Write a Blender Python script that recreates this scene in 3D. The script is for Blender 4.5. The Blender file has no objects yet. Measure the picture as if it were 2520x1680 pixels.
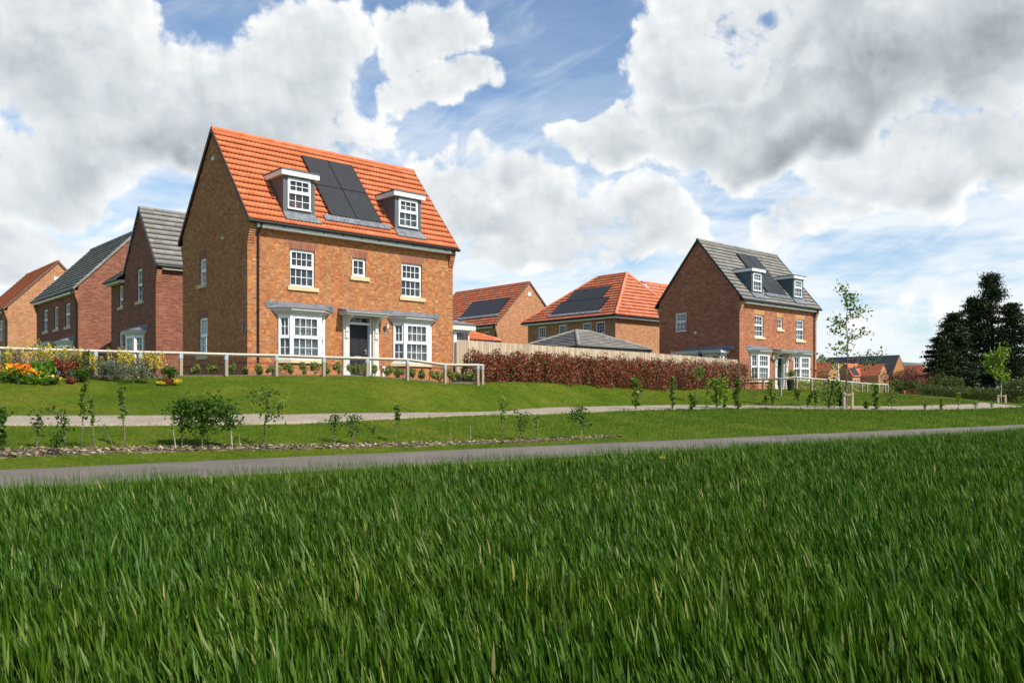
import bpy, bmesh, math, random
import numpy as np
from mathutils import Vector, Matrix
R = math.radians
rng = np.random.default_rng(7)
random.seed(7)
sc = bpy.context.scene
COL = sc.collection

# ------------------------------------------------------------------ camera
F, YH, CX = 2110.0, 978.0, 1260.0          # focal length and horizon of the 2520 px wide photograph
CZ = 1.15                                  # eye height above the asphalt path (z = 0)
cam_d = bpy.data.cameras.new('camera'); cam = bpy.data.objects.new('camera', cam_d); COL.objects.link(cam)
cam.location = (0, 0, CZ); cam.rotation_euler = (R(90), 0, 0)
cam_d.sensor_width = 36; cam_d.lens = 36 * F / 2520; cam_d.shift_y = (YH - 840) / 2520
cam_d.clip_start = .05; cam_d.clip_end = 9000
sc.camera = cam

TH = math.atan2(2360, F)                   # the houses' facades run along D1, their depth along D2
D1 = np.array([math.sin(TH), math.cos(TH)]); D2 = np.array([-math.cos(TH), math.sin(TH)])
RZ = math.pi / 2 - TH
TP = math.atan2(2757, F); DP = np.array([math.sin(TP), math.cos(TP)])   # direction of the asphalt path

# ------------------------------------------------------------------ view, sun, sky
sc.view_settings.view_transform = 'Standard'; sc.view_settings.look = 'None'
sc.view_settings.exposure = 0.2; sc.view_settings.gamma = 1
sc.render.engine = 'CYCLES'
sc.cycles.max_bounces = 6; sc.cycles.transparent_max_bounces = 12; sc.cycles.diffuse_bounces = 3
sc.cycles.glossy_bounces = 3; sc.cycles.transmission_bounces = 3
sc.cycles.use_denoising = True; sc.cycles.sample_clamp_indirect = 6
SUN_EL = R(47)
sd2 = math.cos(R(7)) * -D2 + math.sin(R(7)) * D1     # horizontal direction towards the sun
SUN = Vector((sd2[0] * math.cos(SUN_EL), sd2[1] * math.cos(SUN_EL), math.sin(SUN_EL)))
sl = bpy.data.lights.new('sun', 'SUN'); sl.energy = 5.0; sl.angle = R(.53); sl.color = (1, .95, .86)
so = bpy.data.objects.new('sun', sl); COL.objects.link(so)
so.rotation_euler = SUN.to_track_quat('Z', 'Y').to_euler(); so.location = (20, -10, 40)


def azel(px, py):
    u = (px - CX) / F; return math.atan(u), math.atan((YH - py) / F / math.sqrt(1 + u * u))


def make_world():
    w = bpy.data.worlds.new('World'); sc.world = w; w.use_nodes = True
    nt = w.node_tree; N = nt.nodes; Lk = nt.links; N.clear()

    def n(t, **k):
        x = N.new(t)
        for a, b in k.items(): setattr(x, a, b)
        return x

    def put(sock, v):
        if isinstance(v, bpy.types.NodeSocket): Lk.new(v, sock)
        else: sock.default_value = v

    def m(op, a, b=0.0, c=None, clamp=False):
        x = n('ShaderNodeMath', operation=op, use_clamp=clamp); put(x.inputs[0], a); put(x.inputs[1], b)
        if c is not None: put(x.inputs[2], c)
        return x.outputs[0]

    def vm(op, a, b, out=0):
        x = n('ShaderNodeVectorMath', operation=op); put(x.inputs[0], a)
        if b is not None: put(x.inputs[1], b)
        return x.outputs[out]

    def mr(v, a, b, c=0., d=1., smooth=True):
        x = n('ShaderNodeMapRange', interpolation_type='SMOOTHSTEP' if smooth else 'LINEAR')
        put(x.inputs[0], v); x.inputs[1].default_value = a; x.inputs[2].default_value = b
        x.inputs[3].default_value = c; x.inputs[4].default_value = d
        return x.outputs[0]

    def noise(v, scale, detail, rough, dist=0., w=0.):
        x = n('ShaderNodeTexNoise', noise_dimensions='3D'); Lk.new(v, x.inputs['Vector'])
        x.inputs['Scale'].default_value = scale; x.inputs['Detail'].default_value = detail
        x.inputs['Roughness'].default_value = rough; x.inputs['Distortion'].default_value = dist
        return x.outputs[0]
    tc = n('ShaderNodeTexCoord'); sep = n('ShaderNodeSeparateXYZ'); Lk.new(tc.outputs['Generated'], sep.inputs[0])
    X, Y, Z = sep.outputs
    az = m('ARCTAN2', X, Y); el = m('ARCSINE', Z)
    comb = n('ShaderNodeCombineXYZ'); Lk.new(az, comb.inputs[0]); Lk.new(el, comb.inputs[1])
    P = comb.outputs[0]
    # warp the blob outlines
    wn = n('ShaderNodeTexNoise'); Lk.new(P, wn.inputs['Vector']); wn.inputs['Scale'].default_value = 7; wn.inputs['Detail'].default_value = 3
    wv = vm('SCALE', vm('SUBTRACT', wn.outputs['Color'], (.5, .5, .5)), None); wv.node.inputs['Scale'].default_value = .16
    PW = vm('ADD', P, wv)
    blobs = [  # px, py, rx, ry, strength, darkness of the base
        (120, 110, 400, 210, 1.1, .5), (480, 270, 500, 240, 1.2, 1.1), (740, 110, 240, 180, 1.1, .25), (60, 400, 340, 150, 1.05, .55),
        (60, 610, 300, 110, 1., .2), (1060, 60, 150, 140, 1.05, .2), (1100, 220, 170, 90, 1.05, .35), (720, 350, 200, 80, .85, .3), (850, 310, 120, 50, .7, .1),
        (1680, 110, 150, 130, 1., .1), (1860, 60, 380, 220, 1.15, .85), (2260, 60, 440, 280, 1.3, 1.), (1960, 290, 480, 150, 1.3, 1.),
        (1480, 330, 190, 85, 1.1, .5), (1210, 500, 330, 140, 1.2, .3), (1430, 590, 330, 130, 1.12, .35), (1560, 560, 200, 150, 1.05, .15), (1220, 640, 330, 80, .95, .5), (1420, 640, 200, 90, .9, .35),
        (2330, 420, 340, 140, 1.15, .7), (2120, 380, 190, 100, .85, .3), (1965, 545, 150, 65, 1.0, .25), (2480, 370, 180, 110, 1., .1),
        (330, 590, 160, 60, .8, .1), (2250, 760, 420, 60, .62, .0), (-500, 300, 420, 260, 1., .6), (3200, 300, 500, 260, 1., .7), (3200, 700, 500, 100, .8, .3),
    ]
    dens = None; dark = None
    for (px, py, rx, ry, s, dk) in blobs:
        a, e = azel(px, py); ra, re = rx / F, ry / F
        d = vm('MULTIPLY', vm('SUBTRACT', PW, (a, e, 0)), (1 / ra, 1 / re, 0))
        l = vm('LENGTH', d, None, out=1)
        b = mr(l, 1.35, .4, 0, s)
        dens = b if dens is None else m('MAXIMUM', dens, b)
        dd = vm('MULTIPLY', vm('SUBTRACT', PW, (a + .1 * ra, e - .38 * re, 0)), (1 / (ra * .95), 1 / (re * .72), 0))
        k = mr(vm('LENGTH', dd, None, out=1), 1.1, .05, 0, dk)
        dark = k if dark is None else m('MAXIMUM', dark, k)
    # elsewhere in the sky: broken cumulus
    behind = mr(m('ABSOLUTE', az), 1.0, 1.4); up = mr(el, .55, .8)
    far = m('MAXIMUM', behind, up)
    gen = m('MULTIPLY', mr(noise(tc.outputs['Generated'], 2.2, 3, .5), .42, .62, 0, .95), far)
    gen = m('MULTIPLY', gen, .3)
    dens = m('MAXIMUM', dens, gen)
    ofs = vm('ADD', P, (.012, .020, 0))
    n1 = noise(P, 9, 10, .55, .2); n2 = noise(ofs, 9, 10, .55, .2)
    b1 = noise(P, 34, 6, .6, .1); b2 = noise(vm('ADD', P, (.004, .006, 0)), 34, 6, .6, .1)
    v = n('ShaderNodeTexVoronoi', feature='SMOOTH_F1'); Lk.new(PW, v.inputs['Vector']); v.inputs['Scale'].default_value = 24
    v.inputs['Smoothness'].default_value = .6; v.inputs['Detail'].default_value = 3; v.inputs['Roughness'].default_value = .55
    puff = m('SUBTRACT', .42, v.outputs['Distance'])
    tot = m('ADD', m('ADD', dens, m('MULTIPLY', m('SUBTRACT', n1, .5), 2.1)), m('MULTIPLY', puff, .34))
    tot = m('ADD', tot, m('MULTIPLY', m('SUBTRACT', b1, .5), .55))
    alpha = mr(tot, .41, .69)
    thick = mr(tot, .55, 1.25)
    # cirrus veil
    st = vm('MULTIPLY', P, (1.6, 6.0, 1)); rotn = n('ShaderNodeVectorRotate', rotation_type='Z_AXIS'); Lk.new(P, rotn.inputs[0]); rotn.inputs['Angle'].default_value = R(-28)
    st = vm('MULTIPLY', rotn.outputs[0], (2.2, 9, 1))
    ci = mr(noise(st, 2.6, 8, .62, .6), .44, .80, 0, .55)
    lowveil = mr(el, .42, .06, .12, 1.25)
    ci = m('MULTIPLY', ci, m('SUBTRACT', 1.0, m('MULTIPLY', far, .8))); lowveil = m('MULTIPLY', lowveil, m('SUBTRACT', 1.0, m('MULTIPLY', far, .8)))
    veil = m('ADD', ci, m('MULTIPLY', lowveil, mr(noise(vm('MULTIPLY', P, (3, 12, 1)), 2, 6, .6), .25, .65)), clamp=True)
    # sky
    sky = n('ShaderNodeTexSky', sky_type='NISHITA'); sky.sun_disc = False; sky.sun_elevation = SUN_EL
    sky.sun_rotation = math.atan2(sd2[0], sd2[1]); sky.air_density = 1.0; sky.dust_density = .6; sky.ozone_density = 3.0; sky.altitude = 50
    skyc = n('ShaderNodeMix', data_type='RGBA', blend_type='MULTIPLY'); skyc.inputs[0].default_value = 1
    Lk.new(sky.outputs[0], skyc.inputs[6]); skyc.inputs[7].default_value = (.125, .135, .138, 1)

    def mix(fac, a, b):
        x = n('ShaderNodeMix', data_type='RGBA'); put(x.inputs[0], fac); put(x.inputs[6], a); put(x.inputs[7], b); return x.outputs[2]
    base = mix(m('MULTIPLY', veil, .92), skyc.outputs[2], (.80, .85, .89, 1))
    # cloud shading: lit from the upper right, grey flat bases
    light = m('ADD', m('MULTIPLY', m('SUBTRACT', n1, n2), 1.7), m('MULTIPLY', m('SUBTRACT', b1, b2), .5))
    light = m('ADD', light, m('MULTIPLY', m('SUBTRACT', puff, .1), .22))
    drk = m('MULTIPLY', m('ADD', dark, m('MULTIPLY', m('SUBTRACT', n1, .5), .55)), thick)
    core = mr(m('ADD', dens, m('MULTIPLY', m('SUBTRACT', n1, .5), .9)), .45, 1.25)
    val = m('ADD', m('SUBTRACT', 1.0, m('ADD', m('MULTIPLY', drk, .36), m('MULTIPLY', core, .26))), m('MULTIPLY', light, .52))
    val = m('MAXIMUM', m('MINIMUM', val, 1.0), .27)
    ramp = n('ShaderNodeValToRGB'); Lk.new(val, ramp.inputs[0]); cr = ramp.color_ramp
    cr.elements[0].position = .25; cr.elements[0].color = (.29, .33, .36, 1)
    cr.elements[1].position = .97; cr.elements[1].color = (.95, .95, .94, 1)
    e = cr.elements.new(.6); e.color = (.60, .64, .67, 1)
    col = mix(alpha, base, ramp.outputs[0])
    # below the horizon: pale ground haze
    col = mix(mr(el, .0, -.02), col, (.35, .38, .36, 1))
    bg = n('ShaderNodeBackground'); Lk.new(col, bg.inputs[0]); bg.inputs[1].default_value = 1.0
    out = n('ShaderNodeOutputWorld'); Lk.new(bg.outputs[0], out.inputs[0])
    w.cycles.sampling_method = 'MANUAL'; w.cycles.sample_map_resolution = 512


make_world()

# ------------------------------------------------------------------ helpers: tags, meshes


def tag(o, label=None, cat=None, group=None, kind=None):
    if label: o['label'] = label
    if cat: o['category'] = cat
    if group: o['group'] = group
    if kind: o['kind'] = kind
    return o


def empty(name, loc, rz=0., label=None, cat=None, group=None):
    o = bpy.data.objects.new(name, None); COL.objects.link(o)
    o.location = loc; o.rotation_euler = (0, 0, rz); o.empty_display_size = .2
    return tag(o, label, cat, group)


def copy_tree(o, parent=None):
    c = o.copy(); COL.objects.link(c); c.parent = parent
    for ch in list(o.children): copy_tree(ch, c)
    return c


class Fr:
    """a wall plane: u along it, d inward, z up"""
    def __init__(s, p0, du, dn): s.p = np.array(p0, float); s.u = np.array(du, float); s.n = np.array(dn, float)

    def __call__(s, u, d, z): q = s.p + u * s.u + d * s.n; return (q[0], q[1], q[2] + z)


def front(y=0): return Fr((0, y, 0), (1, 0, 0), (0, 1, 0))
def leftw(x=0): return Fr((x, 0, 0), (0, 1, 0), (1, 0, 0))
def rightw(x): return Fr((x, 0, 0), (0, 1, 0), (-1, 0, 0))
def backw(y): return Fr((0, y, 0), (1, 0, 0), (0, -1, 0))


class MB:
    def __init__(s): s.v = []; s.f = []; s.uv = []; s.mi = []; s.cur = 0

    def face(s, pts, uv=None):
        b = len(s.v); s.v += [tuple(p) for p in pts]; s.f.append(tuple(range(b, b + len(pts)))); s.mi.append(s.cur)
        if uv is None:
            a = np.array(pts[0]); n = np.cross(np.array(pts[1]) - a, np.array(pts[2]) - a); n = np.abs(n)
            if n[2] >= n[0] and n[2] >= n[1]: uv = [(p[0], p[1]) for p in pts]
            elif n[0] > n[1]: uv = [(p[1], p[2]) for p in pts]
            else: uv = [(p[0], p[2]) for p in pts]
        s.uv.append(uv)

    def hexa(s, c):
        for q in ((0, 1, 2, 3), (4, 7, 6, 5), (0, 4, 5, 1), (1, 5, 6, 2), (2, 6, 7, 3), (3, 7, 4, 0)): s.face([c[i] for i in q])

    def box(s, x0, x1, y0, y1, z0, z1):
        s.hexa([(x0, y0, z0), (x1, y0, z0), (x1, y1, z0), (x0, y1, z0), (x0, y0, z1), (x1, y0, z1), (x1, y1, z1), (x0, y1, z1)])

    def fb(s, fr, u0, u1, d0, d1, z0, z1):
        s.hexa([fr(u0, d0, z0), fr(u1, d0, z0), fr(u1, d1, z0), fr(u0, d1, z0), fr(u0, d0, z1), fr(u1, d0, z1), fr(u1, d1, z1), fr(u0, d1, z1)])

    def prism(s, base, vec):
        """extrude a polygon (3-D points) by a vector"""
        t = [tuple(np.array(p) + np.array(vec)) for p in base]; k = len(base)
        s.face(base[::-1]); s.face(t)
        for i in range(k): j = (i + 1) % k; s.face([base[i], base[j], t[j], t[i]])

    def tube(s, pts, rad, n=8, cap=True):
        pts = [Vector(p) for p in pts]; rings = []
        if not hasattr(rad, '__len__'): rad = [rad] * len(pts)
        for i, p in enumerate(pts):
            d = (pts[min(i + 1, len(pts) - 1)] - pts[max(i - 1, 0)]).normalized()
            a = d.cross(Vector((0, 0, 1)));
            if a.length < 1e-3: a = Vector((1, 0, 0))
            a.normalize(); b = d.cross(a)
            rings.append([tuple(p + rad[i] * (math.cos(2 * math.pi * k / n) * a + math.sin(2 * math.pi * k / n) * b)) for k in range(n)])
        for i in range(len(rings) - 1):
            for k in range(n):
                j = (k + 1) % n; s.face([rings[i][k], rings[i][j], rings[i + 1][j], rings[i + 1][k]])
        if cap: s.face(rings[0][::-1]); s.face(rings[-1])

    def build(s, name, mats, parent=None, smooth=False):
        me = bpy.data.meshes.new(name)
        me.from_pydata(s.v, [], s.f)
        ul = me.uv_layers.new(name='UVMap')
        ul.data.foreach_set('uv', [c for f in s.uv for p in f for c in p])
        mats = mats if isinstance(mats, (list, tuple)) else [mats]
        for m in mats: me.materials.append(m)
        if len(mats) > 1: me.polygons.foreach_set('material_index', s.mi)
        if smooth: me.polygons.foreach_set('use_smooth', [True] * len(me.polygons))
        me.update()
        o = bpy.data.objects.new(name, me); COL.objects.link(o); o.parent = parent
        return o


def np_mesh(name, V, Fq, mat, parent=None, smooth=False, uv=None):
    """V (n,3), Fq (m,k) all faces with k corners"""
    me = bpy.data.meshes.new(name); V = np.ascontiguousarray(V, dtype=np.float32); Fq = np.ascontiguousarray(Fq, dtype=np.int32)
    k = Fq.shape[1]; me.vertices.add(len(V)); me.vertices.foreach_set('co', V.ravel())
    me.loops.add(Fq.size); me.loops.foreach_set('vertex_index', Fq.ravel())
    me.polygons.add(len(Fq)); me.polygons.foreach_set('loop_start', np.arange(0, Fq.size, k, dtype=np.int32))
    me.polygons.foreach_set('loop_total', np.full(len(Fq), k, dtype=np.int32))
    if smooth: me.polygons.foreach_set('use_smooth', np.ones(len(Fq), dtype=bool))
    me.materials.append(mat); me.update(calc_edges=True)
    if uv is not None:
        ul = me.uv_layers.new(name='UVMap'); ul.data.foreach_set('uv', np.ascontiguousarray(uv[Fq.ravel()], dtype=np.float32).ravel())
    o = bpy.data.objects.new(name, me); COL.objects.link(o); o.parent = parent
    return o

# ------------------------------------------------------------------ materials


class NT:
    def __init__(s, name):
        s.mat = bpy.data.materials.new(name); s.mat.use_nodes = True; s.nt = s.mat.node_tree; s.N = s.nt.nodes; s.L = s.nt.links
        s.bsdf = s.N['Principled BSDF']; s.out = s.N['Material Output']

    def n(s, t, ins=None, **k):
        x = s.N.new(t)
        for a, b in k.items(): setattr(x, a, b)
        for a, b in (ins or {}).items():
            if isinstance(b, bpy.types.NodeSocket): s.L.new(b, x.inputs[a])
            else: x.inputs[a].default_value = b
        return x

    def set(s, **k):
        for a, b in k.items():
            a = a.replace('_', ' ')
            if isinstance(b, bpy.types.NodeSocket): s.L.new(b, s.bsdf.inputs[a])
            else: s.bsdf.inputs[a].default_value = b

    def ramp(s, fac, stops, interp='LINEAR'):
        x = s.N.new('ShaderNodeValToRGB'); s.L.new(fac, x.inputs[0]); cr = x.color_ramp; cr.interpolation = interp
        while len(cr.elements) > 1: cr.elements.remove(cr.elements[-1])
        cr.elements[0].position = stops[0][0]; cr.elements[0].color = (*stops[0][1], 1)
        for p, c in stops[1:]: e = cr.elements.new(p); e.color = (*c, 1)
        return x.outputs[0]

    def mix(s, fac, a, b, blend='MIX'):
        x = s.N.new('ShaderNodeMix'); x.data_type = 'RGBA'; x.blend_type = blend
        for i, v in ((0, fac), (6, a), (7, b)):
            if isinstance(v, bpy.types.NodeSocket): s.L.new(v, x.inputs[i])
            elif i == 0: x.inputs[0].default_value = v
            else: x.inputs[i].default_value = (*v, 1)
        return x.outputs[2]

    def noise(s, scale, detail=4, rough=.55, vec=None, dist=0.):
        x = s.N.new('ShaderNodeTexNoise'); x.inputs['Scale'].default_value = scale; x.inputs['Detail'].default_value = detail
        x.inputs['Roughness'].default_value = rough; x.inputs['Distortion'].default_value = dist
        if vec is None: vec = s.n('ShaderNodeTexCoord').outputs['Object']
        s.L.new(vec, x.inputs['Vector']); return x.outputs[0]

    def bump(s, h, strength=.4, dist=.01):
        b = s.n('ShaderNodeBump', {'Height': h, 'Strength': strength, 'Distance': dist}); s.L.new(b.outputs[0], s.bsdf.inputs['Normal'])


def plain(name, col, rough=.6, var=.12, scale=6., metal=0., spec=.5, bump=0.):
    t = NT(name); nz = t.noise(scale, 5)
    lo = tuple(c * (1 - var) for c in col); hi = tuple(min(1, c * (1 + var)) for c in col)
    t.set(Base_Color=t.ramp(nz, [(.3, lo), (.7, hi)]), Roughness=rough, Metallic=metal)
    t.bsdf.inputs['Specular IOR Level'].default_value = spec
    if bump: t.bump(t.noise(scale * 12, 4), bump, .01)
    return t.mat


def brick(name, stops, mortar, w=.225, h=.075, squash=1.0, soil=.12, mort=.009):
    t = NT(name); uv = t.n('ShaderNodeUVMap').outputs[0]
    b = t.n('ShaderNodeTexBrick', {'Vector': uv, 'Color1': (0, 0, 0, 1), 'Color2': (1, 1, 1, 1), 'Mortar': (.5, .5, .5, 1), 'Scale': 1.,
            'Mortar Size': mort, 'Mortar Smooth': .25, 'Bias': 0., 'Brick Width': w, 'Row Height': h}, offset=.5, squash=squash, squash_frequency=2)
    c = t.ramp(b.outputs['Color'], stops)
    fine = t.noise(45, 3, .6, uv); c = t.mix(.35, c, t.ramp(fine, [(.3, (.55, .52, .5)), (.7, (1, 1, 1))]), 'MULTIPLY')
    big = t.noise(.5, 4, .6, uv); c = t.mix(soil * 3, c, t.ramp(big, [(.35, (.72, .70, .68)), (.65, (1.0, 1.0, 1.0))]), 'MULTIPLY')
    st = t.noise(1.3, 5, .65, t.n('ShaderNodeMapping', {'Vector': uv, 'Scale': (1.6, .22, 1)}).outputs[0]); c = t.mix(.30, c, t.ramp(st, [(.34, (.66, .62, .6)), (.6, (1, 1, 1))]), 'MULTIPLY')
    c = t.mix(b.outputs['Fac'], c, mortar)
    t.set(Base_Color=c, Roughness=.9); t.bsdf.inputs['Specular IOR Level'].default_value = .2
    hgt = t.n('ShaderNodeMath', {0: fine, 1: b.outputs['Fac']}, operation='SUBTRACT'); t.bump(hgt.outputs[0], .5, .006)
    return t.mat


def leaf(name, stops, trans=.35, rough=.5, spec=.3, interp='LINEAR', patch=None):
    t = NT(name); g = t.n('ShaderNodeNewGeometry')
    c = t.ramp(g.outputs['Random Per Island'], stops, interp)
    if patch:
        nz = t.noise(patch[0], 3, .5); c = t.mix(t.ramp(nz, [(.38, (0, 0, 0)), (.62, (1, 1, 1))]), c, t.mix(1., c, patch[1], 'MULTIPLY'))
    t.set(Base_Color=c, Roughness=rough); t.bsdf.inputs['Specular IOR Level'].default_value = spec
    tr = t.n('ShaderNodeBsdfTranslucent', {'Color': t.mix(1., c, (1.0, 1.25, .5), 'MULTIPLY')})
    mx = t.n('ShaderNodeMixShader', {0: trans, 1: t.bsdf.outputs[0], 2: tr.outputs[0]}); t.L.new(mx.outputs[0], t.out.inputs[0])
    return t.mat


def tile_orange(name, stops, p=.3, g=.32):
    t = NT(name); uv = t.n('ShaderNodeUVMap').outputs[0]
    b = t.n('ShaderNodeTexBrick', {'Vector': uv, 'Color1': (0, 0, 0, 1), 'Color2': (1, 1, 1, 1), 'Mortar': (.5, .5, .5, 1), 'Scale': 1.,
            'Mortar Size': .0, 'Brick Width': p, 'Row Height': g}, offset=0.)
    c = t.ramp(b.outputs['Color'], stops)
    c = t.mix(.28, c, t.ramp(t.noise(3, 5, .65, uv), [(.3, (.72, .68, .66)), (.65, (1, 1, 1))]), 'MULTIPLY')
    c = t.mix(.35, c, t.ramp(t.noise(40, 3, .65, uv), [(.3, (.66, .62, .6)), (.65, (1, 1, 1))]), 'MULTIPLY')
    t.set(Base_Color=c, Roughness=.72); t.bsdf.inputs['Specular IOR Level'].default_value = .3
    return t.mat


def tile_grey(name, stops, w=.42, g=.335, joint=(.05, .05, .05)):
    t = NT(name); uv = t.n('ShaderNodeUVMap').outputs[0]
    b = t.n('ShaderNodeTexBrick', {'Vector': uv, 'Color1': (0, 0, 0, 1), 'Color2': (1, 1, 1, 1), 'Mortar': (.5, .5, .5, 1), 'Scale': 1.,
            'Mortar Size': .006, 'Mortar Smooth': .3, 'Brick Width': w, 'Row Height': g}, offset=.5)
    c = t.ramp(b.outputs['Color'], stops)
    c = t.mix(.4, c, t.ramp(t.noise(3, 5, .65, uv), [(.3, (.66, .66, .66)), (.65, (1, 1, 1))]), 'MULTIPLY')
    c = t.mix(b.outputs['Fac'], c, joint)
    t.set(Base_Color=c, Roughness=.75); t.bsdf.inputs['Specular IOR Level'].default_value = .3
    return t.mat


def glass_mat(name='window_glass', dark=.55):
    t = NT(name); gl = t.n('ShaderNodeBsdfGlossy', {'Color': (.9, .95, 1, 1), 'Roughness': .02})
    tr = t.n('ShaderNodeBsdfTransparent', {'Color': (.8, .84, .84, 1)})
    fr = t.n('ShaderNodeFresnel', {'IOR': 1.75}); df = t.n('ShaderNodeBsdfDiffuse', {'Color': (.16, .165, .17, 1)}); m0 = t.n('ShaderNodeMixShader', {0: .2, 1: tr.outputs[0], 2: df.outputs[0]})
    fr = t.n('ShaderNodeMath', {0: fr.outputs[0], 1: .62}, operation='MULTIPLY'); mx = t.n('ShaderNodeMixShader', {0: fr.outputs[0], 1: m0.outputs[0], 2: gl.outputs[0]}); t.L.new(mx.outputs[0], t.out.inputs[0])
    return t.mat


def wood(name, c0, c1, var=(.6, 1.1)):
    t = NT(name); uv = t.n('ShaderNodeTexCoord').outputs['Object']
    mp = t.n('ShaderNodeMapping', {'Vector': uv, 'Scale': (9, 9, 1.2)}).outputs[0]
    g = t.n('ShaderNodeNewGeometry').outputs['Random Per Island']
    c = t.ramp(g, [(0, c0), (1, c1)]); c = t.mix(.7, c, t.ramp(t.noise(4, 6, .6, mp, .6), [(.3, (var[0],) * 3), (.7, (1, 1, 1))]), 'MULTIPLY')
    t.set(Base_Color=c, Roughness=.85); return t.mat


M = {}
M['brick_main'] = brick('brick_buff_multi', [(0, (.35, .105, .042)), (.15, (.41, .135, .049)), (.35, (.47, .167, .057)), (.6, (.52, .20, .068)), (.85, (.57, .24, .085)), (.96, (.66, .33, .13)), (1, (.49, .18, .085))],
                        (.33, .185, .10), w=.172, squash=.55, soil=.06)
M['brick_red'] = brick('brick_red', [(0, (.29, .078, .036)), (.3, (.39, .118, .054)), (.6, (.46, .155, .073)), (.85, (.51, .185, .092)), (1, (.56, .24, .13))], (.37, .22, .14))
M['brick_dark'] = brick('brick_brown', [(0, (.19, .055, .032)), (.4, (.28, .085, .045)), (.8, (.35, .115, .065)), (1, (.40, .15, .09))], (.26, .17, .12))
M['brick_buff'] = brick('brick_buff', [(0, (.36, .115, .05)), (.3, (.48, .175, .07)), (.7, (.56, .225, .09)), (1, (.63, .30, .14))], (.45, .33, .2), squash=.52)
M['lintel'] = brick('lintel_brick', [(0, (.28, .085, .05)), (1, (.40, .14, .085))], (.30, .2, .14), w=.075, h=.3, soil=.02)
M['lintel_buff'] = brick('lintel_buff', [(0, (.48, .21, .07)), (1, (.64, .32, .12))], (.5, .36, .2), w=.075, h=.3, soil=.02)
M['plinth'] = brick('plinth_brick', [(0, (.27, .075, .045)), (1, (.36, .11, .065))], (.26, .17, .12), soil=.02)
M['tile_or'] = tile_orange('orange_clay_tile', [(0, (.60, .16, .06)), (.4, (.66, .185, .07)), (.8, (.70, .205, .082)), (1, (.76, .245, .105))])
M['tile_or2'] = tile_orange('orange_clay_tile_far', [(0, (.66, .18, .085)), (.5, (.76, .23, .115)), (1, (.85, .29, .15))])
M['tile_gr'] = tile_grey('grey_concrete_tile', [(0, (.22, .205, .18)), (.5, (.27, .25, .22)), (1, (.33, .305, .27))])
M['tile_dg'] = tile_grey('dark_grey_tile', [(0, (.10, .105, .11)), (.5, (.13, .137, .145)), (1, (.17, .175, .18))])
M['white'] = plain('white_upvc', (.84, .84, .82), .35, .02, 2)
M['cream'] = plain('cream_paint', (.62, .60, .53), .5, .04, 3)
M['stone'] = plain('cast_stone_sill', (.60, .49, .29), .85, .10, 14, bump=.2)
M['lead'] = plain('lead_sheet', (.17, .18, .195), .55, .35, 5, bump=.3)
M['black'] = plain('black_plastic', (.012, .012, .013), .35, .1, 3)
M['dgrey'] = plain('dormer_grey', (.105, .115, .118), .6, .05, 4)
M['dgrey2'] = plain('dormer_slate', (.075, .105, .115), .6, .05, 4)
M['door'] = plain('black_door', (.010, .010, .010), .6, .1, 3)
M['metal'] = plain('brushed_metal', (.55, .55, .56), .35, .05, 8, metal=.9)
M['glass'] = glass_mat()
M['room'] = plain('unlit_room_panel', (.03, .032, .035), .9, .2, 2)
M['blind'] = plain('blind_slats', (.62, .63, .62), .6, .03, 2)
M['curtain'] = plain('grey_curtain', (.30, .31, .31), .9, .15, 9)
M['lamp_glass'] = plain('lamp_glass', (.75, .72, .62), .15, .03, 5)
M['rail'] = wood('pale_timber', (.52, .44, .34), (.60, .52, .42), (.68, 1))
M['post'] = wood('post_timber', (.34, .25, .16), (.44, .34, .23))
M['board'] = wood('fence_board', (.44, .33, .21), (.70, .56, .39), (.62, 1))
M['strap'] = plain('galvanised_strap', (.55, .62, .66), .4, .05, 9, metal=.7)
M['bark'] = plain('bark', (.16, .12, .085), .95, .3, 20, bump=.5)
M['bark_pale'] = plain('bark_pale', (.40, .34, .25), .9, .25, 25)
M['soil'] = plain('bed_soil', (.13, .095, .065), 1., .4, 25, bump=.8)
M['mortar'] = plain('ridge_verge', (.17, .085, .06), .8, .2, 8)
M['pole'] = plain('white_pole', (.72, .72, .72), .5, .03, 3)


def mk_panel():
    t = NT('solar_cell'); uv = t.n('ShaderNodeUVMap').outputs[0]
    b = t.n('ShaderNodeTexBrick', {'Vector': uv, 'Color1': (.036, .035, .035, 1), 'Color2': (.042, .041, .041, 1), 'Mortar': (.055, .054, .054, 1), 'Scale': 1.,
            'Mortar Size': .004, 'Brick Width': .16, 'Row Height': .16}, offset=0.)
    t.set(Base_Color=b.outputs['Color'], Roughness=.45); t.bsdf.inputs['Specular IOR Level'].default_value = .22; return t.mat


M['panel'] = mk_panel()


def mk_ground():
    t = NT('turf'); p = t.n('ShaderNodeTexCoord').outputs['Object']
    a = t.noise(.45, 4, .6, p); b = t.noise(13, 6, .75, p); c3 = t.noise(3.2, 5, .7, p)
    c = t.ramp(a, [(.3, (.062, .105, .004)), (.5, (.092, .130, .007)), (.7, (.145, .150, .016))])
    c = t.mix(.65, c, t.ramp(b, [(.35, (.35, .4, .35)), (.65, (1.35, 1.3, 1.15))]), 'MULTIPLY')
    c = t.mix(.5, c, t.ramp(c3, [(.38, (.62, .68, .6)), (.62, (1.25, 1.2, 1.1))]), 'MULTIPLY')
    t.set(Base_Color=c, Roughness=.95); t.bsdf.inputs['Specular IOR Level'].default_value = .1
    t.bump(b, .9, .04); return t.mat


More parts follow.
